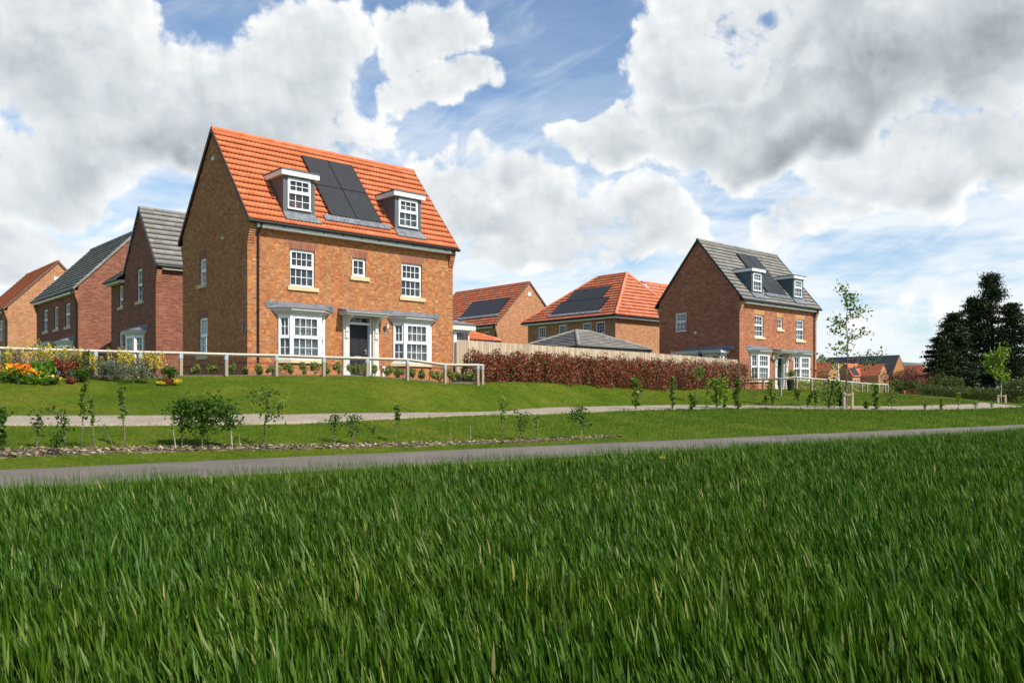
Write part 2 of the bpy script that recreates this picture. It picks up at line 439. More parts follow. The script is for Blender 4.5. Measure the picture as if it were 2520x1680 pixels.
def mk_tarmac():
    t = NT('asphalt'); p = t.n('ShaderNodeTexCoord').outputs['Object']
    a = t.noise(.8, 4, .6, p); b = t.noise(140, 3, .7, p)
    c = t.ramp(a, [(.3, (.145, .120, .097)), (.7, (.195, .163, .134))])
    c = t.mix(.8, c, t.ramp(b, [(.3, (.55, .55, .55)), (.55, (1, 1, 1)), (.75, (1.6, 1.55, 1.5))]), 'MULTIPLY')
    c = t.mix(.55, c, t.ramp(t.noise(.35, 5, .7, p), [(.4, (.72, .71, .7)), (.55, (1.05, 1.04, 1.0))]), 'MULTIPLY')
    t.set(Base_Color=c, Roughness=.9); t.bump(b, .5, .01); return t.mat


def mk_gravel():
    t = NT('pale_gravel'); p = t.n('ShaderNodeTexCoord').outputs['Object']
    v = t.n('ShaderNodeTexVoronoi', {'Vector': p, 'Scale': 38.}); a = t.noise(1.2, 4, .6, p)
    c = t.ramp(v.outputs['Color'], [(0, (.21, .165, .115)), (.5, (.32, .26, .19)), (1, (.44, .375, .285))])
    c = t.mix(.6, c, t.ramp(a, [(.35, (.78, .77, .74)), (.65, (1.05, 1.05, 1.05))]), 'MULTIPLY')
    t.set(Base_Color=c, Roughness=.95); t.bump(v.outputs['Distance'], .6, .015); return t.mat


def mk_mulch():
    t = NT('bark_mulch'); p = t.n('ShaderNodeTexCoord').outputs['Object']
    v = t.n('ShaderNodeTexVoronoi', {'Vector': t.n('ShaderNodeMapping', {'Vector': p, 'Rotation': (0, 0, .8), 'Scale': (9, 26, 9)}).outputs[0], 'Scale': 1.})
    c = t.ramp(v.outputs['Color'], [(.25, (.045, .032, .018)), (.5, (.09, .062, .035)), (.7, (.17, .12, .07)), (.9, (.27, .20, .12))])
    t.set(Base_Color=c, Roughness=1.); t.bump(v.outputs['Distance'], .8, .03); return t.mat


M['turf'] = mk_ground(); M['tarmac'] = mk_tarmac(); M['gravel'] = mk_gravel(); M['mulch'] = mk_mulch()

# ------------------------------------------------------------------ the lie of the land
# for a set of directions (columns of the photograph): distance and height of asphalt edge, gravel edges, lawn crest
_cols = np.array([-1500, 0, 650, 905, 1096, 1250, 1340, 1480, 1650, 1860, 2000, 2100, 2200, 2288, 2376, 2415, 2520, 2800, 3600.])


def _te(px):
    u = (px - CX) / F; u0 = -CX / F; y0 = 13.48; return y0 + (u - u0) * y0 / (DP[0] - u * DP[1]) * DP[1]


_TE = np.array([min(_te(p), 70) for p in _cols])
_GN = np.array([(12.1, -.56), (17.1, -.56), (19.0, -.60), (21.5, -.56), (24.5, -.546), (27, -.525), (28, -.557), (30.5, -.52), (34, -.483), (37.5, -.48), (37.5, -.50), (38, -.53), (38.5, -.553), (39, -.57), (41, -.555), (42.5, -.544), (44.5, -.506), (56, -.9), (80, -.9)])
_GF = np.array([(13.3, -.42), (18.86, -.42), (21.1, -.45), (24, -.453), (27.5, -.482), (29.2, -.48), (33, -.40), (35, -.377), (38.5, -.347), (41, -.396), (40.5, -.42), (41, -.436), (41.8, -.447), (43, -.416), (45.5, -.377), (47.7, -.294), (45.5, -.475), (58, -.8), (82, -.8)])
_CR = np.array([(16.2, .57), (23, .573), (27.6, .71), (29.6, .75), (31.5, .552), (34.5, .63), (37, .66), (40.5, .6), (45, .53), (47.5, .45), (51, .47), (56, .38), (60, .28), (55, .03), (50.5, -.17), (49.5, -.26), (48, -.43), (62, -.5), (86, -.5)])


def G0(X, Y):
    X = np.asarray(X, float); Y = np.asarray(Y, float); Ys = np.maximum(Y, 1.)
    px = np.clip(CX + F * X / Ys, -1500, 3600)
    te = np.interp(px, _cols, _TE)
    gn, gnz = np.interp(px, _cols, _GN[:, 0]), np.interp(px, _cols, _GN[:, 1])
    gf, gfz = np.interp(px, _cols, _GF[:, 0]), np.interp(px, _cols, _GF[:, 1])
    cr, crz = np.interp(px, _cols, _CR[:, 0]), np.interp(px, _cols, _CR[:, 1])
    b = -1.15 * np.ones_like(te)
    ks = [(te, b), (gn, gnz), (gf, gfz), (cr, crz), (cr + 3, crz + .05), (cr + 45, np.maximum(crz, .35)), (cr + 120, .6 + 0 * te), (cr + 260, 1.0 + 0 * te)]
    z = b.copy()
    for (y0, z0), (y1, z1) in zip(ks[:-1], ks[1:]):
        t = np.clip((Y - y0) / (y1 - y0), 0, 1); z = np.where(Y > y0, z0 + (z1 - z0) * t, z)
    return z


def G(X, Y):
    """height of the ground relative to the eye"""
    Y = np.asarray(Y, float); h = np.clip(Y * .015, .1, .6)
    return (G0(X, Y - h) + 2 * G0(X, Y) + G0(X, Y + h)) / 4


def H(x, y): return float(G(x, y)) + CZ


_yy = np.concatenate([np.linspace(3, 80, 4000), np.linspace(80, 400, 2000)])


def gp(px, py):
    """where the sight line through a photo pixel meets the ground"""
    u = (px - CX) / F; z = G(u * _yy, _yy); ray = (YH - py) * _yy / F
    i = np.argmax(z >= ray) if (z >= ray).any() else len(_yy) - 1
    y = _yy[i]; return (u * y, y, float(z[i]) + CZ)


def pt(px, Y, z=None):
    x = (px - CX) / F * Y; return (x, Y, H(x, Y) if z is None else z)


def zp(py, Y): return (YH - py) * Y / F + CZ


# ------------------------------------------------------------------ ground sheet, paths, beds
def make_ground():
    xs = np.concatenate([-np.geomspace(6000, 75, 26), np.arange(-70, 110, .5), np.geomspace(115, 6000, 26)])
    ys = np.concatenate([-np.geomspace(3000, 5, 16), np.arange(-4, 72, .4), np.geomspace(74, 6500, 46)])
    XX, YY = np.meshgrid(xs, ys); ZZ = G(XX, YY) + CZ
    V = np.stack([XX.ravel(), YY.ravel(), ZZ.ravel()], 1); nx = len(xs); i = np.arange((len(ys) - 1) * nx); i = i[(i % nx) < nx - 1]
    np_mesh_o = np_mesh('ground', V, np.stack([i, i + 1, i + nx + 1, i + nx], 1), M['turf'], smooth=True)
    tag(np_mesh_o, 'grassed ground rising gently to the houses', kind='structure')


def sheet(name, A, B, mat, lift=.03, nacross=7, label=None, z=None, rough=0.0):
    """ribbon between two polylines of world points"""
    A = np.array([a[:2] for a in A]); B = np.array([b[:2] for b in B])

    def dens(P, n=260):
        t = np.concatenate([[0], np.cumsum(np.linalg.norm(np.diff(P, axis=0), axis=1))]); s = np.linspace(0, t[-1], n)
        return np.stack([np.interp(s, t, P[:, k]) for k in range(2)], 1)
    a, b = dens(A), dens(B); n = len(a)
    if rough: a = a + rng.normal(0, rough, a.shape); b = b + rng.normal(0, rough, b.shape)
    nacross += 2; tt = np.concatenate([[0, .03], np.linspace(0, 1, nacross - 2)[1:-1], [.97, 1]]); t = tt[None, :, None]; P = a[:, None] * (1 - t) + b[:, None] * t
    Z = (G(P[..., 0], P[..., 1]) + CZ + lift) if z is None else np.full(P.shape[:2], z)
    Z[:, 0] -= lift + .03; Z[:, -1] -= lift + .03
    V = np.concatenate([P, Z[..., None]], 2).reshape(-1, 3)
    i = np.arange((n - 1) * nacross); i = i[(i % nacross) < nacross - 1]
    o = np_mesh(name, V, np.stack([i, i + 1, i + nacross + 1, i + nacross], 1), mat, smooth=True)
    return tag(o, label, kind='structure')


TE0 = np.array(gp(0, 1158)[:2]); TE0 = np.array([-CX / F * 13.48, 13.48]); NRM = np.array([-DP[1], DP[0]])   # NRM points away from the camera side
PW = 3.15
make_ground()
ts = np.linspace(-14, 95, 60)
sheet('asphalt_path', [TE0 + t * DP for t in ts], [TE0 + t * DP - PW * NRM for t in ts], M['tarmac'], z=.022, label='grey brown asphalt footpath crossing behind the wheat', rough=.03)
gn = [(-300, 1046), (0, 1047), (200, 1048), (350, 1047.5), (650, 1044.5), (790, 1040.7), (905, 1033.5), (1032, 1028), (1096, 1025), (1200, 1020.5), (1284, 1021), (1340, 1020), (1396, 1017), (1480, 1014), (1565, 1009.6), (1649, 1008), (1761, 1006), (1860, 1005), (2000, 1006), (2200, 1008.3), (2288, 1008.8), (2376, 1006.6), (2450, 1004), (2516, 1002)]
gf = [(-300, 1025), (0, 1025), (200, 1024.5), (400, 1024.3), (698, 1022.9), (790, 1019), (905, 1017.8), (1032, 1016), (1250, 1012.7), (1284, 1007.7), (1340, 1003.5), (1396, 1002), (1480, 1000.7), (1565, 999), (1649, 997), (1761, 997.9), (1860, 998.4), (2000, 1000), (2200, 1000.6), (2288, 998.4), (2376, 995.5), (2402, 994.5), (2409, 991), (2516, 1000.5)]
sheet('gravel_path', [gp(*p) for p in gn], [gp(*p) for p in gf], M['gravel'], lift=.035, label='pale gravel path curving through the lawn', rough=.03)
mf = [(-200, 1106), (0, 1104.8), (200, 1103.4), (420, 1100), (640, 1097), (905, 1093), (1160, 1086.6), (1284, 1083.4), (1480, 1075), (1535, 1073)]
mn = [(-200, 1131), (0, 1126.7), (200, 1119), (420, 1111), (640, 1107.5), (905, 1101.4), (1160, 1092), (1284, 1090), (1480, 1077), (1535, 1073.8)]
sheet('mulch_strip', [gp(*p) for p in mf], [gp(*p) for p in mn], M['mulch'], lift=.018, label='strip of bark mulch between the path and the grass', rough=.06)

# distant wooded hills
def make_hills():
    xs = np.linspace(-3500, 4500, 300); ys = np.linspace(1900, 3600, 26); XX, YY = np.meshgrid(xs, ys)
    prof = np.sin(np.clip((YY - 1900) / 1500, 0, 1) * math.pi / 2) ** 1.3
    hgt = 104 + 9 * np.sin(XX / 420 + 1.3) + 6 * np.sin(XX / 170) + 2.0 * np.sin(XX / 37) + 1.6 * np.sin(XX / 19 + 2)
    ZZ = -20 + (hgt + 21) * prof * 1.28
    V = np.stack([XX.ravel(), YY.ravel(), ZZ.ravel()], 1); nx = 300; i = np.arange(25 * nx); i = i[(i % nx) < nx - 1]
    t = NT('hazed_wooded_hill'); c = t.ramp(t.noise(.012, 6, .65), [(.35, (.085, .125, .105)), (.6, (.13, .175, .135)), (.8, (.19, .23, .16))])  # distance haze is mixed into the hill colour as a bluish tint
    t.set(Base_Color=c, Roughness=1.)
    o = np_mesh('hills', V, np.stack([i, i + 1, i + nx + 1, i + nx], 1), t.mat, smooth=True); tag(o, 'low wooded hills on the horizon', kind='structure')


make_hills()

# ------------------------------------------------------------------ building kit
def wall(mb, fr, u0, u1, z0, z1, holes=(), rev=.1):
    us = sorted({u0, u1, *[h[0] for h in holes], *[h[1] for h in holes]}); zs = sorted({z0, z1, *[h[2] for h in holes], *[h[3] for h in holes]})
    for a, b in zip(us[:-1], us[1:]):
        for c, d in zip(zs[:-1], zs[1:]):
            if any(h[0] <= a and b <= h[1] and h[2] <= c and d <= h[3] for h in holes): continue
            mb.face([fr(a, 0, c), fr(b, 0, c), fr(b, 0, d), fr(a, 0, d)], [(a, c), (b, c), (b, d), (a, d)])
    for (a, b, c, d) in holes:
        mb.face([fr(a, 0, c), fr(a, rev, c), fr(a, rev, d), fr(a, 0, d)], [(0, c), (rev, c), (rev, d), (0, d)])
        mb.face([fr(b, 0, c), fr(b, rev, c), fr(b, rev, d), fr(b, 0, d)], [(0, c), (rev, c), (rev, d), (0, d)])
        mb.face([fr(a, 0, c), fr(b, 0, c), fr(b, rev, c), fr(a, rev, c)], [(a, 0), (b, 0), (b, rev), (a, rev)])
        mb.face([fr(a, 0, d), fr(b, 0, d), fr(b, rev, d), fr(a, rev, d)], [(a, 0), (b, 0), (b, rev), (a, rev)])


def window(parent, fr, u0, u1, z0, z1, cols=3, rt=2, rb=2, split=.52, dep=.07, fill=None, name='window', glassy=True, sash=True):
    f = MB(); o = .05; d0, d1 = dep, dep + .07
    for a, b, c, d in ((u0, u0 + o, z0, z1), (u1 - o, u1, z0, z1), (u0 + o, u1 - o, z1 - o - .01, z1), (u0 + o, u1 - o, z0, z0 + o + .02)): f.fb(fr, a, b, d0, d1, c, d)
    f.fb(fr, u0 - .01, u1 + .01, d0 - .04, d0, z0, z0 + .035)      # projecting upvc sill
    zs = z0 + (z1 - z0) * split if split else None
    if zs: f.fb(fr, u0 + o, u1 - o, d0 - .012, d1, zs - .045, zs + .045)
    def bars(a, b, c, d, nc, nr, dd):
        for i in range(1, nc): x = a + (b - a) * i / nc; f.fb(fr, x - .011, x + .011, dd, dd + .03, c, d)
        for i in range(1, nr): z = c + (d - c) * i / nr; f.fb(fr, a, b, dd + .002, dd + .028, z - .011, z + .011)
    a, b = u0 + o, u1 - o
    if zs:
        s = .04
        c, d = zs + .045, z1 - o - .01
        for q in ((a, a + s, c, d), (b - s, b, c, d), (a + s, b - s, c, c + s * .6), (a + s, b - s, d - s, d)): f.fb(fr, q[0], q[1], d0 - .01, d1, q[2], q[3])
        bars(a + s, b - s, c + s * .6, d - s, cols, rt, d0 + .015)
        bars(a, b, z0 + o + .02, zs - .045, cols, rb, d0 + .03)
    else:
        s = .035
        c, d = z0 + o + .02, z1 - o - .01
        for q in ((a, a + s, c, d), (b - s, b, c, d), (a + s, b - s, c, c + s), (a + s, b - s, d - s, d)): f.fb(fr, q[0], q[1], d0 - .01, d1, q[2], q[3])
        bars(a + s, b - s, c + s, d - s, cols, rt, d0 + .015)
    w = f.build(name, M['white'], parent)
    g = MB(); g.face([fr(u0 + .02, d1 - .012, z0 + .02), fr(u1 - .02, d1 - .012, z0 + .02), fr(u1 - .02, d1 - .012, z1 - .02), fr(u0 + .02, d1 - .012, z1 - .02)])
    g.build('glass', M['glass'], w)
    if fill == 'shutter':
        s = MB(); n = max(1, round((u1 - u0) / .42)); dd = d1 + .07
        for i in range(n):
            a0, b0 = u0 + (u1 - u0) * i / n, u0 + (u1 - u0) * (i + 1) / n
            s.fb(fr, a0, a0 + .045, dd, dd + .03, z0, z1); s.fb(fr, b0 - .045, b0, dd, dd + .03, z0, z1)
            k = int((z1 - z0) / .07)
            for j in range(k): z = z0 + (j + .5) * (z1 - z0) / k; s.hexa([fr(a0 + .045, dd + .0, z - .022), fr(b0 - .045, dd + .0, z - .022), fr(b0 - .045, dd + .04, z + .006), fr(a0 + .045, dd + .04, z + .006), fr(a0 + .045, dd, z - .016), fr(b0 - .045, dd, z - .016), fr(b0 - .045, dd + .04, z + .014), fr(a0 + .045, dd + .04, z + .014)])
        s.build('shutter', M['blind'], w)
    elif fill in ('curtain', 'curtains', 'net'):
        s = MB(); dd = d1 + .1; W_ = u1 - u0
        spans = [(u1 - .26 * W_, u1 + .05)] if fill == 'curtain' else [(u0 - .05, u0 + .22 * W_), (u1 - .22 * W_, u1 + .05)] if fill == 'curtains' else [(u0, u1)]
        for a, b in spans:
            n = 14
            for i in range(n):
                x0, x1 = a + (b - a) * i / n, a + (b - a) * (i + 1) / n; e0, e1 = .03 * (i % 2), .03 * ((i + 1) % 2)
                s.face([fr(x0, dd + e0, z0), fr(x1, dd + e1, z0), fr(x1, dd + e1, z1), fr(x0, dd + e0, z1)])
        s.build('curtain', M['blind'] if fill == 'net' else M['curtain'], w)
    elif fill == 'roller':
        s = MB(); dd = d1 + .06; s.fb(fr, u0, u1, dd, dd + .01, z0 + (z1 - z0) * .55, z1); s.build('blind', M['blind'], w)
    # near-black panel stands in for the unlit room behind the glass
    r = MB(); r.fb(fr, u0 - .3, u1 + .3, d1 + 1.2, d1 + 1.25, z0 - .4, z1 + .2); r.build('dark_room_panel', M['room'], w)
    return w


def sill(parent, fr, u0, u1, z1, h=.145, d=-.06):
    s = MB(); s.fb(fr, u0, u1, d, .08, z1 - h, z1); return s.build('sill', M['stone'], parent)


def flat_arch(parent, fr, u0, u1, z0, h, mat, flare=.11):
    s = MB(); q = [(u0, z0), (u1, z0), (u1 + flare, z0 + h), (u0 - flare, z0 + h)]
    s.hexa([fr(u, -.004, z) for u, z in q] + [fr(u, .02, z) for u, z in q]); return s.build('lintel', mat, parent)


def pan_slope(name, o, u, v, W, L, mat, parent, style='pan', gauge=.335, p=.152, cuts=()):
    """tiled slope: o = lower left corner, u along the eave, v up the slope (unit vectors)"""
    o, u, v = (np.array(q, float) for q in (o, u, v)); n = np.cross(u, v); n /= np.linalg.norm(n)
    if n[2] < 0: n = -n
    rows = int(math.ceil(L / gauge)); gauge = L / rows
    if style == 'pan':
        k = int(round(W / p)); p = W / k; us = np.linspace(0, W, k * 5 + 1); ph = (us / p) % 1.0
        wv = .029 * (.5 + .5 * np.cos(2 * math.pi * ph)) ** 1.5; th = .05
    else:
        us = np.array([0, W]); wv = np.zeros(2); th = .042
    V = []; Fc = []; UV = []; m = len(us)
    for r in range(rows):
        v0, v1 = r * gauge - (.02 if r else .0), (r + 1) * gauge
        jit = rng.normal(0, .002)
        for (vv, hh, uvv) in ((v0 + .046, 0., r * gauge + .001), (v0, th, r * gauge + .001), (v1, .0, (r + 1) * gauge - .001)):
            w_ = (wv if hh or vv == v1 else wv * 0) + hh + jit
            P = o[None] + us[:, None] * u[None] + vv * v[None] + w_[:, None] * n[None]
            V.append(P); UV.append(np.stack([us, np.full(m, uvv)], 1))
        b = r * 3 * m; i = np.arange(m - 1)
        Fc.append(np.stack([b + i, b + i + 1, b + m + i + 1, b + m + i], 1)); Fc.append(np.stack([b + m + i, b + m + i + 1, b + 2 * m + i + 1, b + 2 * m + i], 1))
    ob = np_mesh(name, np.concatenate(V), np.concatenate(Fc), mat, parent, smooth=False, uv=np.concatenate(UV))
    if cuts:
        bm = bmesh.new(); bm.from_mesh(ob.data)
        for co, no in cuts:
            bmesh.ops.bisect_plane(bm, geom=bm.verts[:] + bm.edges[:] + bm.faces[:], plane_co=co, plane_no=no, clear_outer=True)
        bm.to_mesh(ob.data); bm.free()
    return ob


def ridge_tiles(parent, a, b, mat, r=.105, name='ridge'):
    a, b = Vector(a), Vector(b); L = (b - a).length; n = max(2, int(L / .45)); s = MB(); d = (b - a) / n
    for i in range(n):
        p0, p1 = a + d * i, a + d * (i + 1) + d.normalized() * .02; s.tube([p0, p1], [r * .96, r * 1.03], 10)
    return s.build(name, mat, parent)


def gutter(parent, x0, x1, y, z, fasc=True, back=False, fx=None):
    g = MB(); g.tube([(x0, y, z), (x1, y, z)], .06, 8)
    sg = 1 if not back else -1; x = x0 + .5
    while x < x1 - .2: g.box(x - .02, x + .02, min(y, y + sg * .1), max(y, y + sg * .1), z - .085, z - .01); x += .8
    g.build('gutter', M['black'], parent)
    if fasc:
        f = MB(); a, b = fx or (x0 + .3, x1 - .3); f.box(a, b, min(y + sg * .06, y + sg * .34), max(y + sg * .06, y + sg * .34), z - .16, z - .02); f.build('fascia', M['white'], parent)


def corbel(parent, x0, x1, mat, zt=5.13, n=7, proj=.19, y0=0., s=-1):
    c = MB()
    for i in range(n):
        d = proj * (i + 1) / n; z0 = zt - .078 * (n - i)
        if i < n - 1: c.box(x0, x1, min(y0, y0 + s * d), max(y0, y0 + s * d), z0 + .012, z0 + .072)
        else: c.box(x0, x1, min(y0, y0 + s * d), max(y0, y0 + s * d), z0 + .012, zt + .12)
        c.box(x0 + .01, x1 - .01, min(y0, y0 + s * d * .8), max(y0, y0 + s * d * .8), z0 - .006, z0 + .012)
    return c.build('corbel', mat, parent)


def bay_poly(cx, o, p=.35, a=.92, b=.575):
    y = -(p + o); hb = b + .414 * o; ha = a + 1.414 * o
    return [(cx - ha, 0), (cx - hb, y), (cx + hb, y), (cx + ha, 0)]


def bay_window(parent, cx, brick_m, fill='shutter', zb=.55, zt=2.17, splitf=.50):
    root = MB()
    pl = bay_poly(cx, 0)
    for (x0, y0), (x1, y1) in zip(pl[:-1], pl[1:]):      # brick base
        L = math.hypot(x1 - x0, y1 - y0); root.face([(x0, y0, -.6), (x1, y1, -.6), (x1, y1, zb - .12), (x0, y0, zb - .12)], [(x0, -.6), (x0 + L, -.6), (x0 + L, zb - .12), (x0, zb - .12)])
    base = root.build('bay_window', brick_m, parent)
    b = MB(); q = bay_poly(cx, .012)
    for (x0, y0), (x1, y1) in zip(q[:-1], q[1:]): b.face([(x0, y0, .375), (x1, y1, .375), (x1, y1, .452), (x0, y0, .452)], [(x0, 0), (x0 + .5, 0), (x0 + .5, .075), (x0, .075)])
    b.build('plinth_band', M['plinth'], base)
    s = MB(); s.prism([(x, y, zb - .12) for x, y in bay_poly(cx, .07)], (0, 0, .12)); s.build('stone_sill', M['stone'], base)
    w = MB(); w.prism([(x, y, zb) for x, y in bay_poly(cx, .03)], (0, 0, .04)); w.prism([(x, y, zt - .06) for x, y in bay_poly(cx, .015)], (0, 0, .10))
    for i in (1, 2):                                      # corner posts
        x, y = pl[i]; w.box(x - .05, x + .05, y - .012, y + .075, zb + .03, zt)
    for i in (0, 3):
        x, y = pl[i]; sx = 1 if i == 0 else -1; w.box(min(x, x + sx * .06), max(x, x + sx * .06), -.07, 0, zb + .03, zt)
    w.build('bay_frame', M['white'], base)
    for (x0, y0), (x1, y1), nc in zip(pl[:-1], pl[1:], (2, 4, 2)):
        L = math.hypot(x1 - x0, y1 - y0); du = ((x1 - x0) / L, (y1 - y0) / L, 0); dn = (-du[1], du[0], 0)
        mg = .03 if nc == 2 else .04
        window(base, Fr((x0, y0, 0), du, dn), mg, L - mg, zb + .04, zt - .04, nc, 2, 2, splitf, dep=.0, fill=fill, name='bay_pane')
    c = MB()
    for o, z0, z1 in ((.05, 2.15, 2.20), (.10, 2.20, 2.25), (.145, 2.25, 2.30), (.20, 2.30, 2.37)): c.prism([(x, y, z0) for x, y in bay_poly(cx, o)], (0, 0, z1 - z0))
    c.build('cornice', M['cream'], base)
    l = MB(); lo = bay_poly(cx, .235); up = [(cx - 1.36, -.012), (cx - .95, -.10), (cx + .95, -.10), (cx + 1.33, -.012)]
    for i in range(3): l.face([(*lo[i], 2.395), (*lo[i + 1], 2.395), (*up[i + 1], 2.54), (*up[i], 2.54)])
    l.prism([(x, y, 2.365) for x, y in lo], (0, 0, .03))
    l.hexa([(cx - 1.36, -.014, 2.36), (cx + 1.33, -.014, 2.36), (cx + 1.33, 0, 2.36), (cx - 1.36, 0, 2.36), (cx - 1.40, -.012, 2.62), (cx + 1.36, -.012, 2.62), (cx + 1.36, 0, 2.62), (cx - 1.40, 0, 2.62)])
    l.face([(*up[1], 2.54), (*up[2], 2.54), (up[2][0], -.008, 2.58), (up[1][0], -.008, 2.58)])
    l.build('lead_roof', M['lead'], base)
    return base


def entrance(parent, cx=4.53, door_mat=None, leaf_d=.2):
    a, b = cx - .52, cx + .52
    c = MB()                                              # pilasters with brackets and canopy
    for x0 in (cx - .78, cx + .52):
        x1 = x0 + .26
        c.box(x0, x1, -.10, 0, 0, 2.29); c.box(x0 - .025, x1 + .025, -.13, 0, -.3, .26); c.box(x0 + .05, x1 - .05, -.115, -.1, .35, 1.5)
        prof = [(-.10, 1.42), (-.155, 1.44), (-.155, 1.58), (-.135, 1.60), (-.135, 1.66), (-.165, 1.68), (-.175, 1.86), (-.15, 1.88), (-.17, 1.98), (-.23, 2.08), (-.34, 2.16), (-.50, 2.20), (-.50, 2.29), (-.10, 2.29)]
        c.prism([(x0 + .06, y, z) for y, z in prof], (.14, 0, 0))
    c.box(cx - .9, cx + .9, -.58, 0, 2.285, 2.33); c.box(cx - .93, cx + .93, -.61, 0, 2.33, 2.37); c.box(cx - .965, cx + .965, -.65, 0, 2.37, 2.41)
    o = c.build('door_canopy', M['cream'], parent)
    for s in ('x',):
        l = MB(); l.hexa([(cx - .985, -.67, 2.41), (cx + .985, -.67, 2.41), (cx + .985, -.01, 2.41), (cx - .985, -.01, 2.41), (cx - .98, -.66, 2.43), (cx + .98, -.66, 2.43), (cx + .93, -.01, 2.545), (cx - .97, -.01, 2.545)]); l.build('lead_top', M['lead'], o)
    f = MB(); fr = front()
    for q in ((a, a + .07, 0, 2.28), (b - .07, b, 0, 2.28), (a + .07, b - .07, 2.24, 2.28), (a + .07, b - .07, 1.98, 2.06), (a + .07, b - .07, -.2, .03)): f.fb(fr, q[0], q[1], .02, leaf_d + .06, q[2], q[3])
    for i in (1, 2): x = a + .07 + (b - a - .14) * i / 3; f.fb(fr, x - .011, x + .011, leaf_d - .02, leaf_d + .02, 2.06, 2.24)
    f.build('door_frame', M['white'], parent)
    g = MB(); g.face([fr(a + .07, leaf_d, 2.06), fr(b - .07, leaf_d, 2.06), fr(b - .07, leaf_d, 2.24), fr(a + .07, leaf_d, 2.24)]); g.build('fanlight', M['glass'], parent)
    d = MB(); x0, x1 = a + .075, b - .075; d.fb(fr, x0, x1, leaf_d, leaf_d + .045, .03, 1.98)
    w = x1 - x0
    for u0, u1 in ((x0 + .13 * w, x0 + .44 * w), (x0 + .56 * w, x0 + .87 * w)):
        for z0, z1 in ((1.62, 1.84), (.86, 1.50), (.20, .68)):
            for e, t in ((0, .012), (.045, .02)): d.fb(fr, u0 + e, u1 - e, leaf_d - t, leaf_d, z0 + e, z1 - e)
            d.fb(fr, u0 - .012, u1 + .012, leaf_d - .006, leaf_d, z0 - .012, z1 + .012)
    dd = d.build('door', door_mat or M['door'], parent)
    h = MB(); h.fb(fr, cx - .15, cx + .15, leaf_d - .03, leaf_d, .735, .79); h.build('letterbox', M['metal'], dd)
    h = MB(); h.fb(fr, x1 - .09, x1 - .05, leaf_d - .02, leaf_d, .86, 1.08); h.tube([fr(x1 - .07, leaf_d - .055, 1.0), fr(x1 - .19, leaf_d - .055, 1.0)], .012, 6); h.build('handle', M['metal'], dd)


def lantern(parent, x, z=1.94):
    m = MB(); m.tube([(x, 0, z - .22), (x, -.012, z - .22)], .075, 12); m.tube([(x, -.01, z - .2), (x, -.12, z - .16), (x, -.17, z - .02), (x, -.17, z + .17)], .014, 6)
    m.tube([(x, -.17, z + .13), (x, -.17, z + .19)], [.085, .02], 10)
    o = m.build('wall_lamp', M['metal'], parent)
    g = MB(); g.tube([(x, -.17, z - .06), (x, -.17, z + .13)], [.045, .07], 10); g.build('lamp_shade', M['lamp_glass'], o)


def dormer(parent, x0, x1, slope, yf=.08, zt=7.17, mat=None, fill=None):
    mat = mat or M['dgrey']; zr = lambda y: slope[0] + (y + slope[1]) * slope[2]
    b = MB(); yb = (zt + .22 - slope[0]) / slope[2] - slope[1]; zb = zr(yf)
    wu0, wu1, wz0, wz1 = x0 + .17, x1 - .16, zb + .21, zt - .06
    wall(b, front(yf), x0, x1, zb - .12, zt, [(wu0, wu1, wz0, wz1)], .06)
    for x in (x0, x1): b.face([(x, yf, zb - .1), (x, yf, zt), (x, yb, zt), (x, yb, zt - .05)])
    # trim boards on the cheeks' front edge
    b.box(x0 - .01, x0 + .09, yf - .012, yf, zb, zt); b.box(x1 - .09, x1 + .01, yf - .012, yf, zb, zt)
    o = b.build('dormer', mat, parent)
    f = MB(); e = .13; zt2 = zt + .17; ye = (zt2 - slope[0]) / slope[2] - slope[1]
    f.box(x0 - e, x1 + e, yf - e - .02, yf - e, zt, zt2); f.box(x0 - e, x0 - e + .02, yf - e, ye, zt, zt2); f.box(x1 + e - .02, x1 + e, yf - e, ye, zt, zt2)
    f.box(x0 - e + .02, x1 + e - .02, yf - e, yb - .1, zt, zt + .03)
    f.build('dormer_fascia', M['white'], o)
    g = MB(); g.box(x0 - e - .015, x1 + e + .015, yf - e - .035, ye + .05, zt2, zt2 + .055); g.build('dormer_roof', mat, o)
    window(o, front(yf), wu0, wu1, wz0, wz1, 3, 2, 2, .55, dep=-.02, fill=fill, name='dormer_window')
    # lead apron lying on the tiles
    l = MB(); y0 = yf - .22
    nrm = np.array([0, -slope[2], 1]) / math.hypot(1, slope[2])
    def on(x, y, h): return tuple(np.array([x, y, zr(y)]) + nrm * h)
    l.hexa([on(x0 - .02, y0, .035), on(x1 + .16, y0, .035), on(x1 + .02, yf + .02, .035), on(x0 - .02, yf + .02, .035), on(x0 - .02, y0, .088), on(x1 + .16, y0, .088), on(x1 + .02, yf + .02, .092), on(x0 - .02, yf + .02, .092)])
    l.box(x0, x1, yf - .02, yf - .013, zb - .02, zb + .12)
    l.build('lead_apron', M['lead'], o)
    return o


